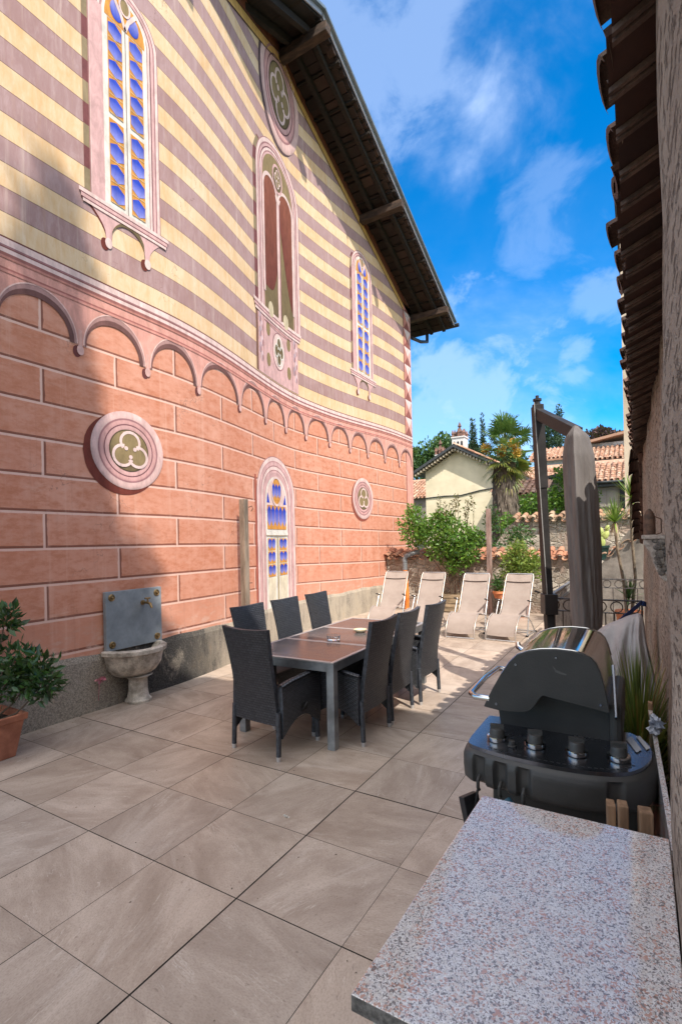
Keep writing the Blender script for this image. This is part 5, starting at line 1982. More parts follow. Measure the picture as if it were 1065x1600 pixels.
ps2 = thing('wooden_post', 'reddish grey wooden post rising before the boundary wall between two loungers', 'post', (-2.94, 11.6, 0))
mb = MB()
mb.box((-2.995, 11.55, 0), (-2.895, 11.65, 2.42))
mb.build('shaft', mat('reddish_grey_wood', (.20, .125, .10), .85, (.32, .22, .19), 4, .3, .5, 40, stretch=(4, 4, .5), fine=.3), ps2, bevel=.006)

cb_ = thing('climbing_plant', 'thin leafy climber beside the reddish wooden post', 'climber', (-3.1, 12.7, 0))
mb = MB()
for k in range(4):
    mb.tube([(-3.3 + k * .22, 12.7, 1.0), (-3.35 + k * .2, 12.7, 1.7), (-3.25 + k * .16, 12.7, 2.4)], [.008, .006, .003], 5)
mb.build('stem', twig, cb_)
mb = MB()
leaves(mb, [((-3.15, 12.7, 2.2), (.22, .2, .40)), ((-3.45, 12.7, 1.6), (.55, .3, .28)), ((-2.6, 13.2, 1.75), (.40, .3, .32)), ((-3.9, 12.8, 1.5), (.3, .2, .2))], 1500, .085, 31, .1, .5, .6)
mb.build('foliage', leaf_d, cb_)

bs = thing('potted_bush', 'yellow green bush in a clay pot behind the lounger nearest the parasol', 'shrub', (-2.27, 11.5, 0))
mb = MB()
mb.lathe((-2.27, 11.5, 0), [(0, 0), (.15, 0), (.20, .33), (.215, .33), (.215, .38), (.18, .38), (.17, .34), (0, .34)], 22)
mb.build('pot', claypot, bs, smooth=40)
mb = MB()
for k in range(6):
    mb.tube([(-2.27, 11.5, .34), (-2.3 + q.uniform(-.1, .1), 11.5, .7), (-2.27 + q.uniform(-.35, .35), 11.5 + q.uniform(-.2, .2), 1.25)], [.015, .012, .006], 6)
mb.build('stem', twig, bs)
mb = MB()
leaves(mb, [((-2.28, 11.5, 1.25), (.42, .34, .30)), ((-2.1, 11.5, 1.05), (.36, .3, .25)), ((-2.45, 11.45, .98), (.22, .2, .18)), ((-2.3, 11.5, 1.5), (.22, .2, .2))], 2600, .075, 33, .2, .42, .5)
mb.build('foliage', leaf_y, bs)

rp = thing('potted_plant', 'small green plant in a banded clay pot on a thin black stand', 'potted plant', (-2.66, 11.3, 0))
mb = MB()
mb.lathe((-2.66, 11.3, .40), [(0, 0), (.10, 0), (.135, .12), (.15, .12), (.15, .17), (.125, .17), (.115, .14), (0, .14)], 22)
mb.build('pot', mat('orange_clay', (.42, .13, .05), .7, (.52, .19, .08), 6, .2, .2, 40), rp, smooth=40)
for a in (0, 2.1, 4.2):
    mb = MB()
    mb.tube([(-2.66 + .09 * math.cos(a), 11.3 + .09 * math.sin(a), .40), (-2.66 + .13 * math.cos(a), 11.3 + .13 * math.sin(a), 0)], .009, 6)
    mb.build('stand_leg', ironp, rp)
mb = MB()
mb.tube([(-2.66 + .11 * math.cos(2 * PI * k / 16), 11.3 + .11 * math.sin(2 * PI * k / 16), .395) for k in range(16)], .008, 6, closed=True)
mb.build('stand_ring', ironp, rp)
mb = MB()
leaves(mb, [((-2.68, 11.3, .68), (.15, .14, .15)), ((-2.72, 11.3, .82), (.09, .09, .12))], 420, .06, 37, .4, .4, .6)
mb.build('foliage', leaf_d, rp)

# orange drain pipe at the house corner
dp = thing('drain_pipe', 'orange drain pipe with grey elbow running down at the far house corner', 'pipe', (-5.05, 11.7, 0))
mb = MB()
mb.tube([(-5.05, 11.70, 0), (-5.04, 11.70, .40), (-5.06, 11.72, .55), (-5.10, 11.74, .98)], [.055, .055, .055, .055], 14)
mb.build('lower_pipe', mat('orange_plastic_pipe', (.60, .15, .02), .45, (.68, .21, .04), 6, .15, .05), dp, smooth=60)
mb = MB()
mb.tube([(-5.10, 11.74, .985), (-5.11, 11.745, 1.24), (-5.08, 11.76, 1.33), (-4.98, 11.80, 1.38), (-4.80, 11.95, 1.44)], .062, 14)
for z in (1.0, 1.06, 1.12, 1.18):
    mb.tube([(-5.105, 11.742, z), (-5.106, 11.742, z + .03)], .068, 14)
mb.build('elbow', mat('grey_plastic_pipe', (.17, .18, .19), .5, None, 6, .12, .1), dp, smooth=60)

# stone wall of the upper garden
uw = thing('garden_wall', 'higher rubble wall with mossy tile coping, behind the boundary wall', 'wall', (-1.5, 15.2, 0))
mb = MB()
mb.prism([(-3.9, 0), (.3, 0), (.3, 2.22), (-3.0, 2.26), (-3.3, 2.05), (-3.75, 1.35)], lambda a, b: (a, 15.0, b), lambda a, b: (a, 15.5, b))
mb.build('wall', rubble, uw)
mb = MB()
barrel(mb, (-3.05, 14.85, 2.22), (1, 0, -.01), (0, 1, .28), 14, 2, .24, .34, .07, 14, jit=2.)
mb.build('coping', terra_old, uw)

rw = thing('ramp_wall', 'grey plaster stair wall with a tiled edge rising to the right', 'wall', (-.3, 11, 0))
greyp = mat('shaded_grey_plaster', (.17, .15, .13), .92, (.24, .215, .19), 3, .2, .5, 12, fine=.25)  # grey darkened in the base colour to stand for shade on this wall
mb = MB()
mb.prism([(-1.05, 0), (.16, 0), (.16, 2.02), (-.15, 1.84), (-.62, 1.22), (-1.05, .62)], lambda a, b: (a, 11.0, b), lambda a, b: (a, 11.25, b))
mb.build('wall', greyp, rw)
mb = MB()
mb.beam((-1.05, 11.12, .63), (-.60, 11.12, 1.26), .30, .03)
mb.build('edge_slab', mat('pale_edge_stone', (.52, .47, .41), .8, None, 8, .2, .4, 30), rw)
mb = MB()
barrel(mb, (-.58, 10.94, 1.30), (.82, 0, .58), (0, 1, .1), 4, 1, .24, .36, .05, 17, jit=2.)
mb.build('coping', terra_old, rw)

cn = thing('prickly_pear', 'pale green prickly pear in a dark green pot on the stair wall', 'cactus', (-.66, 11.75, 0))
mb = MB()
sqpot(mb, (-.66, 11.72, 1.30), .10, .14, .24, .04)
mb.box((-.76, 11.62, 1.0), (-.56, 11.82, 1.302))
mb.build('pot', mat('dark_green_pot', (.02, .06, .05), .45, None, 6, .15), cn)
mb = MB()
for (x, z, rx, rz_, tl_) in ((-.66, 1.62, .07, .12, .1), (-.75, 1.72, .06, .10, .5), (-.58, 1.76, .06, .10, -.4), (-.67, 1.82, .055, .10, 0), (-.55, 1.9, .045, .07, -.3), (-.78, 1.87, .045, .08, .3)):
    n = 16
    V, F = [], []
    for j, (k, o) in enumerate(((0, -.018), (.8, -.015), (1, 0), (.8, .015), (0, .018))):
        for i in range(n):
            a = 2 * PI * i / n
            lx, lz = rx * k * math.cos(a), rz_ * k * math.sin(a)
            V.append((x + lx * math.cos(tl_) - lz * math.sin(tl_), 11.72 + o, z + lx * math.sin(tl_) + lz * math.cos(tl_)))
    F = [(j * n + i, j * n + (i + 1) % n, (j + 1) * n + (i + 1) % n, (j + 1) * n + i) for j in range(4) for i in range(n)]
    mb.add(V, F)
mb.build('pads', mat('cactus_skin', (.28, .36, .09), .55, (.40, .45, .14), 10, .2, .2, 60), cn, smooth=60)

yleaf = island_mat('yucca_leaf', [(.14, .26, .04), (.26, .38, .07), (.09, .19, .03), (.32, .40, .10)], .45, 0, transl=.25)
ydry = island_mat('dry_yucca_leaf', [(.36, .27, .17), (.27, .19, .12), (.44, .34, .22)], .8, 0)
for i, (pts, lb) in enumerate((([(-.20, 10.3, .3), (-.24, 10.3, .9), (-.33, 10.3, 1.5), (-.36, 10.3, 1.98)], 'leaning yucca with a spiky head, the shorter of the pair by the stairs'),
                               ([(-.13, 10.35, .3), (-.06, 10.35, 1.0), (-.10, 10.35, 1.7), (-.10, 10.35, 2.42)], 'tall thin yucca with a spiky head, the higher of the pair by the stairs'))):
    yt = thing('yucca', lb, 'yucca', (pts[0][0], pts[0][1], 0), 0, 'yuccas by the stairs')
    if i == 0:
        mb = MB()
        mb.lathe((-.17, 10.32, 0), [(0, 0), (.16, 0), (.21, .34), (.225, .34), (.225, .40), (.19, .40), (.18, .36), (0, .36)], 22)
        mb.build('pot', mat('orange_clay_pot', (.42, .15, .07), .7, (.50, .21, .11), 6, .2, .2, 40), yt, smooth=40)
        mb = MB()
        blades(mb, (-.17, 10.3, .62), 34, .40, 77, 1.6, .018, .6)
        mb.build('lower_leaves', leaf_d, yt)
    mb = MB()
    mb.tube(pts, [.030, .026, .024, .028], 8)
    mb.build('trunk', mat('yucca_bark', (.10, .075, .05), .9, (.17, .13, .09), 12, .3, .6, 50), yt, smooth=60)
    mb = MB()
    blades(mb, pts[-1], 110, .46, 50 + i, 1.9, .012, .85, .5, 4)
    mb.build('leaf_head', yleaf, yt)
    mb = MB()
    e = Vector(pts[-1])
    for k in range(40):
        a = rnd.uniform(0, 2 * PI)
        l = rnd.uniform(.18, .42)
        b = e + Vector((.03 * math.cos(a), .03 * math.sin(a), -.01))
        t_ = b + Vector((.10 * math.cos(a) * l / .3, .10 * math.sin(a) * l / .3, -l))
        s_ = Vector((-math.sin(a), math.cos(a), 0)) * .008
        mb.add([b - s_, b + s_, t_], [(0, 1, 2)])
    mb.build('dry_skirt', ydry, yt)

# ================================================================== PALM
palm = thing('palm_tree', 'fan palm with shaggy trunk and orange flower clusters before the cream house', 'palm', (-3.75, 17, 0))
mb = MB()
def ptrunk(u, v):
    a = 2 * PI * u
    z = -.3 + 4.5 * v
    r = .38 + .06 * math.sin(v * 3) - .05 * v
    r += .022 * math.sin(a * 9 + v * 34) + .015 * math.sin(v * 95 + 3 * math.sin(a * 2))
    return (-3.76 + r * math.cos(a), 17 + r * math.sin(a), z)
mb.grid(ptrunk, 60, 160)
fib = MB()
for k in range(900):
    a, v = rnd.uniform(0, 2 * PI), rnd.uniform(.1, .98)
    b = Vector(ptrunk(a / (2 * PI), v))
    od = Vector((math.cos(a), math.sin(a), 0))
    l = rnd.uniform(.12, .32)
    sd_ = Vector((-math.sin(a), math.cos(a), 0)) * rnd.uniform(.008, .022)
    tip = b + od * rnd.uniform(.03, .09) + Vector((0, 0, -l))
    mb.add([b - sd_, b + sd_, tip], [(0, 1, 2)])
mb.build('trunk', island_mat('palm_fibre', [(.13, .105, .08), (.20, .165, .13), (.09, .07, .055), (.26, .215, .17)], .95, .6, 25, fade=.5), palm)
mb = MB(); mo = MB(); st_mb = MB()
q = random.Random(15)
C0 = Vector((-3.72, 17, 4.62))
for k in range(40):
    a = k * 2.39996 + q.uniform(-.25, .25)
    f_ = k / 39
    el = R(84) - R(158) * f_ ** .9
    L = q.uniform(.50, .68) * (1 if f_ < .7 else .85)
    dirv = Vector((math.cos(a) * math.cos(el), math.sin(a) * math.cos(el), math.sin(el)))
    base_ = C0 + Vector((0, 0, .34 * math.sin(el)))
    hub = base_ + dirv * q.uniform(.38, .62)
    st_mb.tube([base_, base_ + dirv * .25 + Vector((0, 0, .02)), hub], [.018, .014, .010], 5)
    tgt = mb if f_ < .62 else mo
    side_ = dirv.cross(Vector((0, 0, 1)))
    if side_.length < .1:
        side_ = Vector((1, 0, 0))
    side_.normalize()
    upv = side_.cross(dirv).normalized()
    tw_ = q.uniform(-.5, .5)
    side_, upv = side_ * math.cos(tw_) + upv * math.sin(tw_), upv * math.cos(tw_) - side_ * math.sin(tw_)
    nb = 20
    for i in range(nb):
        ph = R(-118) + R(236) * i / (nb - 1) + q.uniform(-.04, .04)
        bd = (dirv * math.cos(ph) + side_ * math.sin(ph) + upv * (.06 + .16 * math.cos(ph))).normalized()
        bl = L * (.70 + .30 * math.cos(ph * .7)) * q.uniform(.88, 1.1)
        w_ = .026 * q.uniform(.8, 1.2)
        sd_ = (bd.cross(upv)).normalized() * w_
        m1 = hub + bd * bl * .45
        m2 = hub + bd * bl * .75 + Vector((0, 0, -.03 * bl))
        tip = hub + bd * bl + Vector((0, 0, -.16 * bl)) * q.uniform(.4, 1.8)
        tgt.add([hub, m1 - sd_, m2 - sd_ * .7, tip, m2 + sd_ * .7, m1 + sd_ + upv * .012], [(0, 1, 5), (1, 2, 4, 5), (2, 3, 4)])
mb.build('crown', island_mat('palm_leaf', [(.045, .13, .03), (.10, .21, .055), (.03, .09, .025), (.16, .27, .08)], .45, 0, transl=.2), palm)
mo.build('hanging_leaves', island_mat('ageing_palm_leaf', [(.15, .20, .035), (.27, .27, .05), (.10, .16, .03), (.32, .24, .07)], .55, 0, transl=.2), palm)
st_mb.build('leaf_stalk', mat('palm_stalk', (.13, .17, .05), .6, None, 6, .2), palm)
for dx_, dz_ in ((-.52, .25), (.34, .30), (-.05, .10), (.44, .02)):
    fl = MB()
    leaves(fl, [((-3.74 + dx_, 16.65, 4.46 + dz_), (.17, .12, .20))], 300, .055, int(200 + dx_ * 100), -.3, .6)
    fl.build('flower_cluster', island_mat('orange_blossom', [(.62, .34, .03), (.72, .46, .07), (.50, .22, .02)], .6, 0, transl=.2), palm)

# ================================================================== HOUSES BEYOND
cream = mat('cream_render', (.70, .61, .43), .9, (.76, .67, .49), 1.5, .06, .15, 30, fine=.06)
darkroof = mat('dark_roof_edge', (.045, .05, .055), .6, None, 4, .2)
farroof = island_mat('far_roof_tile', [(.36, .17, .10), (.46, .27, .18), (.28, .14, .09), (.52, .36, .26), (.40, .22, .14)], .9, .3, 10, fade=.4)
whitep = mat('white_render', (.66, .65, .64), .9, (.74, .73, .72), 1.2, .1, .2, 20, fine=.08)
beigep = mat('beige_render', (.50, .42, .31), .9, (.58, .50, .39), 1.4, .12, .2, 20, fine=.12)

ho = thing('cream_house', 'cream gabled house with dark verge and ornate chimneys, behind the palm', 'house', (-7.5, 25, 0))
mb = MB()
zg = lambda x: 6.02 - .545 * abs(x + 7.6)
mb.prism([(-9.2, -.3), (-5.2, -.3), (-5.2, zg(-5.2)), (-7.6, zg(-7.6)), (-9.2, zg(-9.2))], lambda a, b: (a, 24, b), lambda a, b: (a, 31, b))
mb.build('wall', cream, ho)
mb = MB()
for sgn, xe in ((-1, -9.72), (1, -4.6)):
    a = Vector((-7.6, 0, zg(-7.6) + .16)); b = Vector((xe, 0, 6.18 - .545 * abs(xe + 7.6)))
    for (y0, y1) in ((23.55, 31.2),):
        V = [(a.x, y0, a.z), (b.x, y0, b.z), (b.x, y1, b.z), (a.x, y1, a.z), (a.x, y0, a.z + .14), (b.x, y0, b.z + .14), (b.x, y1, b.z + .14), (a.x, y1, a.z + .14)]
        mb.add(V, [(0, 1, 2, 3), (7, 6, 5, 4), (0, 4, 5, 1), (1, 5, 6, 2), (2, 6, 7, 3), (3, 7, 4, 0)])
rfo = mb.build('roof', darkroof, ho)
mb = MB()
barrel(mb, (-4.6, 23.6, 4.70), (0, 1, 0), (-1, 0, .545), 30, 9, .25, .38, .06, 4, nrm=(.48, 0, .88))
mb.build('tiles', farroof, rfo)
mb = MB()
for i in range(34):
    x = -9.6 + i * .148
    mb.box((x - .04, 23.62, zg(x) + .02), (x + .04, 23.98, zg(x) + .13))
mb.build('dentil', beigep, ho)
mb = MB()
mb.tube([(-9.2, 23.97, 3.83), (-8.2, 23.97, 3.88), (-7.4, 23.97, 3.86), (-6.4, 23.97, 4.05), (-5.2, 23.97, 4.16)], .028, 6)
mb.build('cable', darkroof, ho)
def chimney(x, y, z0, w_, h, mt, top, lb):
    mb = MB()
    mb.box((x - w_, y - w_, z0), (x + w_, y + w_, z0 + h))
    mb.box((x - w_ * 1.12, y - w_ * 1.12, z0 + h), (x + w_ * 1.12, y + w_ * 1.12, z0 + h + .06))
    o = mb.build('chimney', mt, rfo)
    tag(o, lb)
    mb = MB()
    for k in (-1, 0, 1):                                     # small arched openings
        vz = z0 + h * .58
        mb.prism([(-.045, 0), (.045, 0), (.045, .17), (.028, .205), (0, .22), (-.028, .205), (-.045, .17)], lambda a, b: (x + k * w_ * .60 + a * w_ / .3, y - w_ - .012, vz + b * h / .85), lambda a, b: (x + k * w_ * .60 + a * w_ / .3, y - w_ + .01, vz + b * h / .85))
    mb.build('opening', blackp, o)
    mb = MB()
    zt = z0 + h + .06
    for i in range(4):
        a = PI / 4 + i * PI / 2
        cx, cy = x + w_ * 1.25 * math.cos(a), y + w_ * 1.25 * math.sin(a)
        mb.lathe((cx, cy, zt), [(.07, 0), (.05, .12), (.075, .16), (.02, .34), (0, .36)], 8)
    for i in range(4):
        a = i * PI / 2
        mb.lathe((x + w_ * .8 * math.cos(a), y + w_ * .8 * math.sin(a), zt), [(.06, 0), (.045, .16), (.07, .20), (.02, .40), (0, .42)], 8)
    mb.lathe((x, y, zt), [(w_ * .55, 0), (w_ * .50, .22), (w_ * .62, .26), (w_ * .25, .42), (.05, .50), (.10, .55), (.03, .74), (0, .78)], 8)
    mb.build('crown', top, o)
redb = island_mat('red_brick_crown', [(.16, .085, .065), (.28, .15, .115), (.10, .06, .05)], .9, .3, 20)
chimney(-7.58, 24.6, 5.7, .31, 1.05, whitep, redb, 'white chimney tower with arched openings')
chimney(-8.56, 24.5, 5.35, .21, .62, whitep, redb, 'small red crowned chimney')

lh = thing('low_red_roof_house', 'low house with red tiled roof glimpsed left of the cream house', 'house', (-11, 30, 0))
mb = MB()
mb.box((-14, 29.5, -.3), (-11.1, 34, 4.5))
mb.build('wall', mat('dark_old_render', (.20, .17, .15), .9, None, 2, .2, .3), lh)
mb = MB()
barrel(mb, (-14.2, 29.2, 4.35), (1, 0, 0), (0, 1, .42), 14, 10, .24, .38, .06, 6)
mb.add([(-14.2, 29.25, 4.33), (-10.8, 29.25, 4.33), (-10.8, 33.2, 5.98), (-14.2, 33.2, 5.98)], [(0, 1, 2, 3)])
mb.build('roof', farroof, lh)

rh = thing('tiled_roof_house', 'low house with broad tiled roof and pale shutters, behind the parasol', 'house', (-2.5, 27, 0))
mb = MB()
mb.box((-5.6, 26, -.3), (1.0, 31, 4.28))
mb.build('wall', beigep, rh)
mb = MB()
barrel(mb, (-5.4, 25.55, 4.22), (1, 0, 0), (0, 1, .38), 27, 9, .245, .38, .065, 21, jit=1.4)
mb.add([(-5.5, 25.6, 4.20), (1.1, 25.6, 4.20), (1.1, 29.6, 5.70), (-5.5, 29.6, 5.70)], [(0, 1, 2, 3)])
mb.build('roof', farroof, rh)
mb = MB()
mb.tube([(-5.5, 25.5, 4.18), (1.1, 25.5, 4.16)], .06, 8)
mb.box((-5.5, 25.55, 3.98), (1.1, 26.02, 4.08))
mb.build('gutter', darkroof, rh)
shut = mat('pale_grey_shutter', (.42, .37, .34), .7, None, 5, .1)
for x0, x1 in ((-1.58, -.86),):
    mb = MB()
    mb.box((x0 - .09, 25.94, 3.02), (x1 + .09, 26.02, 4.0))
    w1_ = mb.build('window', mat('stone_surround', (.40, .35, .28), .85, None, 6, .1), rh)
    for a, b in ((x0, (x0 + x1) / 2 - .015), ((x0 + x1) / 2 + .015, x1)):
        mb = MB()
        mb.box((a, 25.90, 3.08), (b, 25.94, 3.94))
        for k in range(12):
            mb.box((a + .04, 25.885, 3.13 + k * .065), (b - .04, 25.90, 3.17 + k * .065))
        mb.build('shutter', shut, w1_)
mb = MB()
mb.box((-.70, 25.95, 2.6), (-.25, 26.03, 3.95))
mb.build('door', blackp, rh)

r2 = thing('small_tiled_house', 'small house with tiled roof half hidden behind palm and parasol post', 'house', (-4.8, 22.5, 0))
mb = MB()
mb.box((-5.2, 22, -.3), (-3.3, 25, 3.65))
mb.build('wall', beigep, r2)
mb = MB()
barrel(mb, (-5.4, 21.7, 3.62), (1, 0, -.06), (0, 1, .36), 9, 6, .24, .38, .06, 25, jit=1.4)
mb.add([(-5.4, 21.75, 3.58), (-3.2, 21.75, 3.48), (-3.2, 23.9, 4.30), (-5.4, 23.9, 4.40)], [(0, 1, 2, 3)])
mb.build('roof', farroof, r2)

pg = thing('dark_pavilion', 'small dark roofed dormer between the parasol post and its canopy', 'dormer', (-2.9, 24.5, 0))
mb = MB()
mb.prism([(-3.55, 4.45), (-2.75, 4.62), (-2.2, 4.1), (-2.2, 4.0), (-2.78, 4.5), (-3.55, 4.33)], lambda a, b: (a, 24.0, b), lambda a, b: (a, 25.9, b))
mb.build('roof', darkroof, pg)
mb = MB()
mb.box((-3.5, 24.3, -.3), (-2.45, 25.8, 4.3))
mb.build('wall', mat('grey_brown_render', (.24, .21, .18), .9, None, 3, .2), pg)

uh = thing('white_upper_house', 'white house with red tiled roof uphill behind the parasol arm', 'house', (-4.5, 41, 0))
mb = MB()
mb.box((-6.6, 40, -.3), (-2.4, 45, 7.55))
mb.build('wall', whitep, uh)
mb = MB()
barrel(mb, (-6.9, 39.4, 7.5), (1, 0, 0), (0, 1, .42), 17, 7, .28, .42, .07, 31)
mb.add([(-6.9, 39.45, 7.46), (-2.1, 39.45, 7.46), (-2.1, 42.3, 8.66), (-6.9, 42.3, 8.66)], [(0, 1, 2, 3)])
mb.box((-6.9, 39.4, 7.34), (-2.1, 39.5, 7.46))
mb.build('roof', farroof, uh)
mb = MB()
mb.box((-4.05, 39.93, 6.35), (-3.35, 40.0, 7.05))
mb.build('window', mat('blue_grey_pane', (.10, .17, .22), .2, None, 3, .1), uh)

uh2 = thing('terraced_upper_house', 'old house with stepped tiled roofs uphill beside the beige tower house', 'house', (-2, 36, 0))
mb = MB()
mb.box((-3.0, 38, -.3), (1.5, 42, 8.0))
mb.build('wall', mat('patched_render', (.40, .35, .30), .9, (.56, .53, .50), 1.1, .2, .3, 12, fine=.2), uh2)
mb = MB()
mb.prism([(-3.6, 7.85), (1.6, 8.75), (1.6, 8.92), (-3.6, 8.02)], lambda a, b: (a, 37.3, b), lambda a, b: (a, 42.4, b))
barrel(mb, (-3.0, 34.3, 6.45), (1, 0, -.02), (0, 1, .36), 16, 9, .27, .42, .07, 35, jit=1.5)
mb.add([(-3.1, 34.4, 6.42), (1.5, 34.4, 6.33), (1.5, 38, 7.6), (-3.1, 38, 7.7)], [(0, 1, 2, 3)])
mb.build('roof', farroof, uh2)
mb = MB()
mb.box((-2.9, 34.6, -.3), (1.3, 37.9, 6.38))
mb.build('lower_wall', whitep, uh2)
mb = MB()
mb.box((-1.15, 37.94, 7.1), (-.80, 38.0, 7.75))
mb.build('window', blackp, uh2)

bh = thing('beige_tower_house', 'tall beige plaster house end rising beyond the tiled eaves', 'house', (1, 17, 0))
mb = MB()
mb.box((-.30, 16, -.3), (3, 22, 11.2))
mb.build('wall', mat('streaked_beige_render', (.42, .345, .26), .92, (.55, .47, .37), 1.2, .12, .3, 20, stretch=(1, 1, .3), fine=.25), bh)
mb = MB()
mb.box((-.42, 15.6, 11.2), (3.2, 22.2, 11.36))
mb.build('roof', darkroof, bh)

# ================================================================== TREES AND HILL
def tree(name, label, cat, base, trunk_h, r0, clumps, n, size, lm, seed, group=None, up=.2, asp=.6, kids=True):
    t = thing(name, label, cat, base, 0, group)
    mb = MB()
    b = Vector(base)
    ctr = Vector(np.mean([c[0] for c in clumps], axis=0).tolist())
    mb.tube([b, b + Vector((0, 0, trunk_h * .5)), Vector((ctr.x, ctr.y, b.z + trunk_h))], [r0, r0 * .8, r0 * .5], 8)
    for c in clumps[:8]:
        e = Vector(c[0])
        s_ = b + Vector((0, 0, trunk_h * .6))
        mb.tube([s_, s_.lerp(e, .55) + Vector((0, 0, -.2)), e], [r0 * .4, r0 * .25, r0 * .08], 6)
    mb.build('trunk', twig, t)
    mb = MB()
    leaves(mb, clumps, n, size, seed, up, asp, .5)
    mb.build('crown', lm, t)
    return t


def blob(c, rx, ry, rz, k, seed, f=.42):
    q = random.Random(seed)
    out_ = []
    for i in range(k):
        u, v = q.uniform(0, 2 * PI), q.uniform(-.7, 1)
        s = math.sqrt(max(0, 1 - v * v)) * q.uniform(.4, .8)
        w_ = q.uniform(.8, 1.2) * f
        out_.append(((c[0] + rx * s * math.cos(u), c[1] + ry * s * math.sin(u), c[2] + rz * v * .68), (rx * w_, ry * w_, rz * w_)))
    return out_


hill_leaf = island_mat('hillside_leaf', [(.030, .085, .022), (.060, .135, .030), (.018, .055, .018), (.085, .165, .045)], .6, 0, transl=.15)
con_leaf = island_mat('conifer_leaf', [(.014, .045, .022), (.028, .07, .032), (.009, .03, .016), (.04, .09, .04)], .7, 0, transl=.08)
cop_leaf = island_mat('copper_leaf', [(.045, .016, .022), (.075, .028, .034), (.028, .010, .016), (.10, .045, .045)], .6, 0, transl=.12)

GT = 'trees on the hill behind the houses'
tree('broadleaf_tree', 'big round green tree left of the white chimney', 'tree', (-21.5, 60, 3), 6, .5, blob((-21.4, 60, 11.2), 3.4, 3, 3.8, 18, 1), 6200, .42, hill_leaf, 61, GT)
tree('broadleaf_tree', 'dark green tree touching the painted house corner', 'tree', (-25.0, 58, 2), 6, .5, blob((-24.0, 58, 9.6), 2.4, 2.4, 3.8, 14, 2), 4200, .40, hill_leaf, 62, GT)
tree('broadleaf_tree', 'green tree filling the gap between white chimney and palm', 'tree', (-16.8, 62, 3), 6, .5, blob((-17.0, 62, 10.6), 2.4, 2.4, 2.7, 13, 3), 3600, .42, hill_leaf, 63, GT)
tree('broadleaf_tree', 'low green tree crown behind the palm head', 'tree', (-13.2, 58, 3), 5, .5, blob((-13.2, 58, 10.0), 2.6, 2.4, 2.6, 12, 4), 3200, .42, hill_leaf, 64, GT)
tree('cypress', 'dark cypress spire left of the palm head', 'cypress', (-16.9, 60, 4), 9, .3, [((-16.9, 60, 10 + k * .9), (.95 - .12 * k, .95 - .12 * k, .9)) for k in range(7)], 2600, .30, con_leaf, 65, GT, .9, .4)
tree('cypress', 'slim dark cypress tip just left of the palm fronds', 'cypress', (-15.7, 60, 4), 9, .25, [((-15.7, 60, 10.5 + k * .9), (.62 - .08 * k, .62 - .08 * k, .9)) for k in range(7)], 1500, .28, con_leaf, 66, GT, .9, .4)
tree('cypress', 'small dark cypress close to the white chimney', 'cypress', (-18.9, 58, 4), 7, .2, [((-18.9, 58, 9.6 + k * .7), (.40 - .05 * k, .40 - .05 * k, .7)) for k in range(6)], 900, .25, con_leaf, 67, GT, .9, .4)
tree('cypress', 'dark cypress seen over the right side of the palm', 'cypress', (-12.4, 60, 4), 8, .25, [((-12.4, 60, 10 + k * .8), (.7 - .09 * k, .7 - .09 * k, .8)) for k in range(6)], 1300, .28, con_leaf, 70, GT, .9, .4)
tree('pine_tree', 'layered dark pine framed by the parasol arm', 'pine', (-8.2, 58, 3), 9, .3, [((-8.3 + dx_, 58, z_), (rx, 1.2, .30)) for dx_, z_, rx in ((0, 13.9, .55), (.2, 13.2, .8), (-.4, 12.6, 1.0), (.4, 12.1, 1.2), (-.3, 11.5, 1.3), (.2, 10.8, 1.5))], 2600, .30, con_leaf, 68, GT, .1, .4)
tree('cypress', 'dark spire behind the sloping parasol arm', 'cypress', (-7.35, 60, 4), 9, .25, [((-7.35, 60, 11 + k * .9), (.75 - .08 * k, .7 - .08 * k, .9)) for k in range(6)], 1700, .28, con_leaf, 69, GT, .9, .4)
tree('copper_beech', 'dark copper red tree above the uphill roofs', 'tree', (-3.4, 60, 4), 5, .4, blob((-3.1, 60, 11.5), 2.3, 2, 1.7, 14, 5), 3600, .34, cop_leaf, 71)
tree('hedge', 'leafy bright green hedge behind the upper wall, right of the palm trunk', 'hedge', (-2.8, 17.5, 1.0), 1.2, .06, [((-3.2, 17.5, 2.75), (.5, .5, .42)), ((-2.5, 17.6, 2.8), (.55, .5, .55)), ((-1.9, 17.8, 3.1), (.5, .5, .75)), ((-2.1, 17.8, 3.75), (.3, .3, .3)), ((-1.4, 17.6, 2.9), (.4, .4, .6)), ((-3.5, 16.2, 2.1), (.4, .4, .4))], 5200, .10, leaf_b, 72)
tree('garden_shrub', 'small pale shrub beside the shuttered window', 'shrub', (-1.9, 24, 1.0), 1.5, .05, [((-1.95, 24, 3.3), (.22, .3, .5)), ((-1.7, 24, 2.8), (.3, .3, .3))], 700, .10, leaf_y, 73)

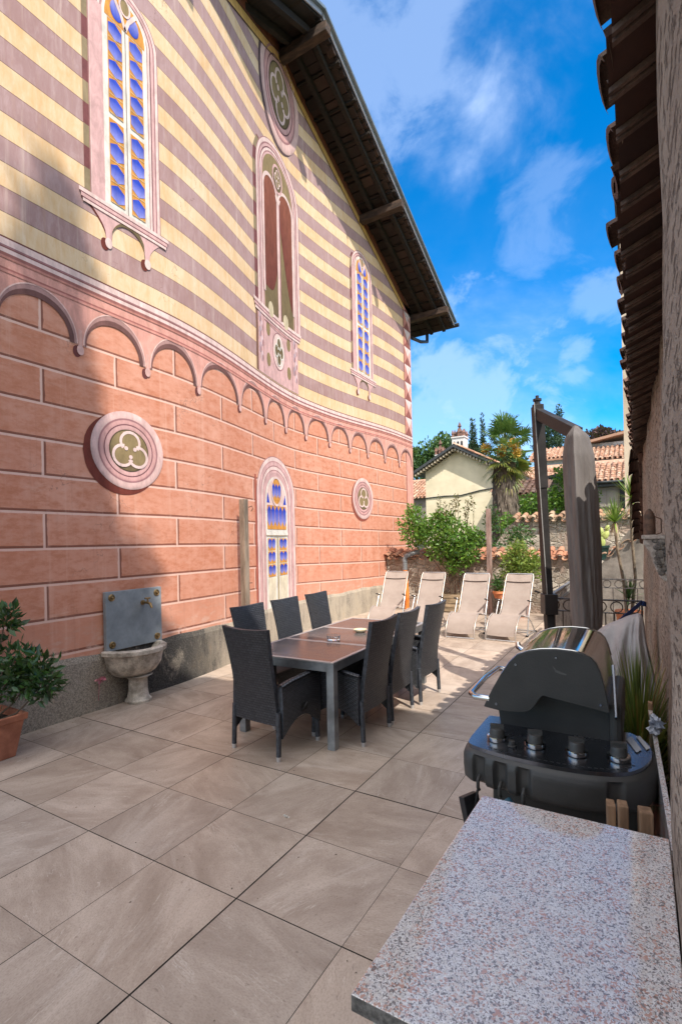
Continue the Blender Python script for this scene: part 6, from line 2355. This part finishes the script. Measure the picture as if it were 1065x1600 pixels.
hm = mat('wooded_hill', (.035, .07, .022), .95, (.06, .11, .035), .15, .3, .6, 1)
mb = MB()
def hill(u, v):
    x, y = -120 + 240 * u, 62 + 160 * v
    return (x, y, -.4 + (8.5 + 2.2 * math.sin(x * .045 + 1) - .02 * x) * sm(0, .12, v) - 30 * sm(.5, 1, v))
mb.grid(hill, 48, 24)
tag(mb.build('hill', hm, smooth=180), kind='structure')

# tall conifer behind the viewer whose crown softens the edge of the shade on the painted wall
tree('tall_cedar', 'tall cedar behind the viewer casting soft shade on the painted wall', 'tree', (4.5, -5.8, 0), 18, .4,
     blob((4.5, -5.3, 16.2), 1.7, 1.9, 1.7, 14, 8, .45) + [((4.5, -3.75, 15.9), (.7, .8, 1.0)), ((4.5, -4.0, 19.4), (.20, .26, .75)), ((4.5, -4.5, 18.4), (.5, .6, .6))], 9000, .26, con_leaf, 80)

# small litter on the paving
pt = MB()
leaves(pt, [((-1.945, 2.545, .004), (.012, .012, .001))], 7, .022, 5, .1, .8)
tag(pt.build('fallen_petal', mat('white_petal', (.75, .73, .68), .6, None, 9, .05), None), 'tiny white fallen petal lying on the open paving before the table', 'petal')
gr = MB()
q = random.Random(12)
for k in range(260):
    x, y = q.uniform(-4.8, -.6), q.uniform(.9, 6.5)
    if q.random() < .4:
        x = -4.9 + abs(q.gauss(0, .18))
    r = q.uniform(.003, .009)
    a = q.uniform(0, PI)
    gr.add([(x + r * math.cos(a), y + r * math.sin(a), .0015), (x - r * .4 * math.sin(a), y + r * .4 * math.cos(a), .0035), (x - r * math.cos(a), y - r * math.sin(a), .0015), (x + r * .4 * math.sin(a), y - r * .4 * math.cos(a), .003)], [(0, 1, 2, 3)])
tag(gr.build('grit', island_mat('grit_bits', [(.10, .075, .05), (.05, .04, .03), (.25, .20, .14), (.16, .10, .05)], .9, 0), None), kind='stuff')

tree('cypress', 'slim tall cypress behind the viewer, its tip shading the striped wall', 'cypress', (4.5, -3.95, 0), 17, .2,
     [((4.5, -3.95, 16.4 + k * .42), (.50 - .048 * k, .50 - .048 * k, .48)) for k in range(9)], 5200, .17, con_leaf, 81, None, .9, .45)
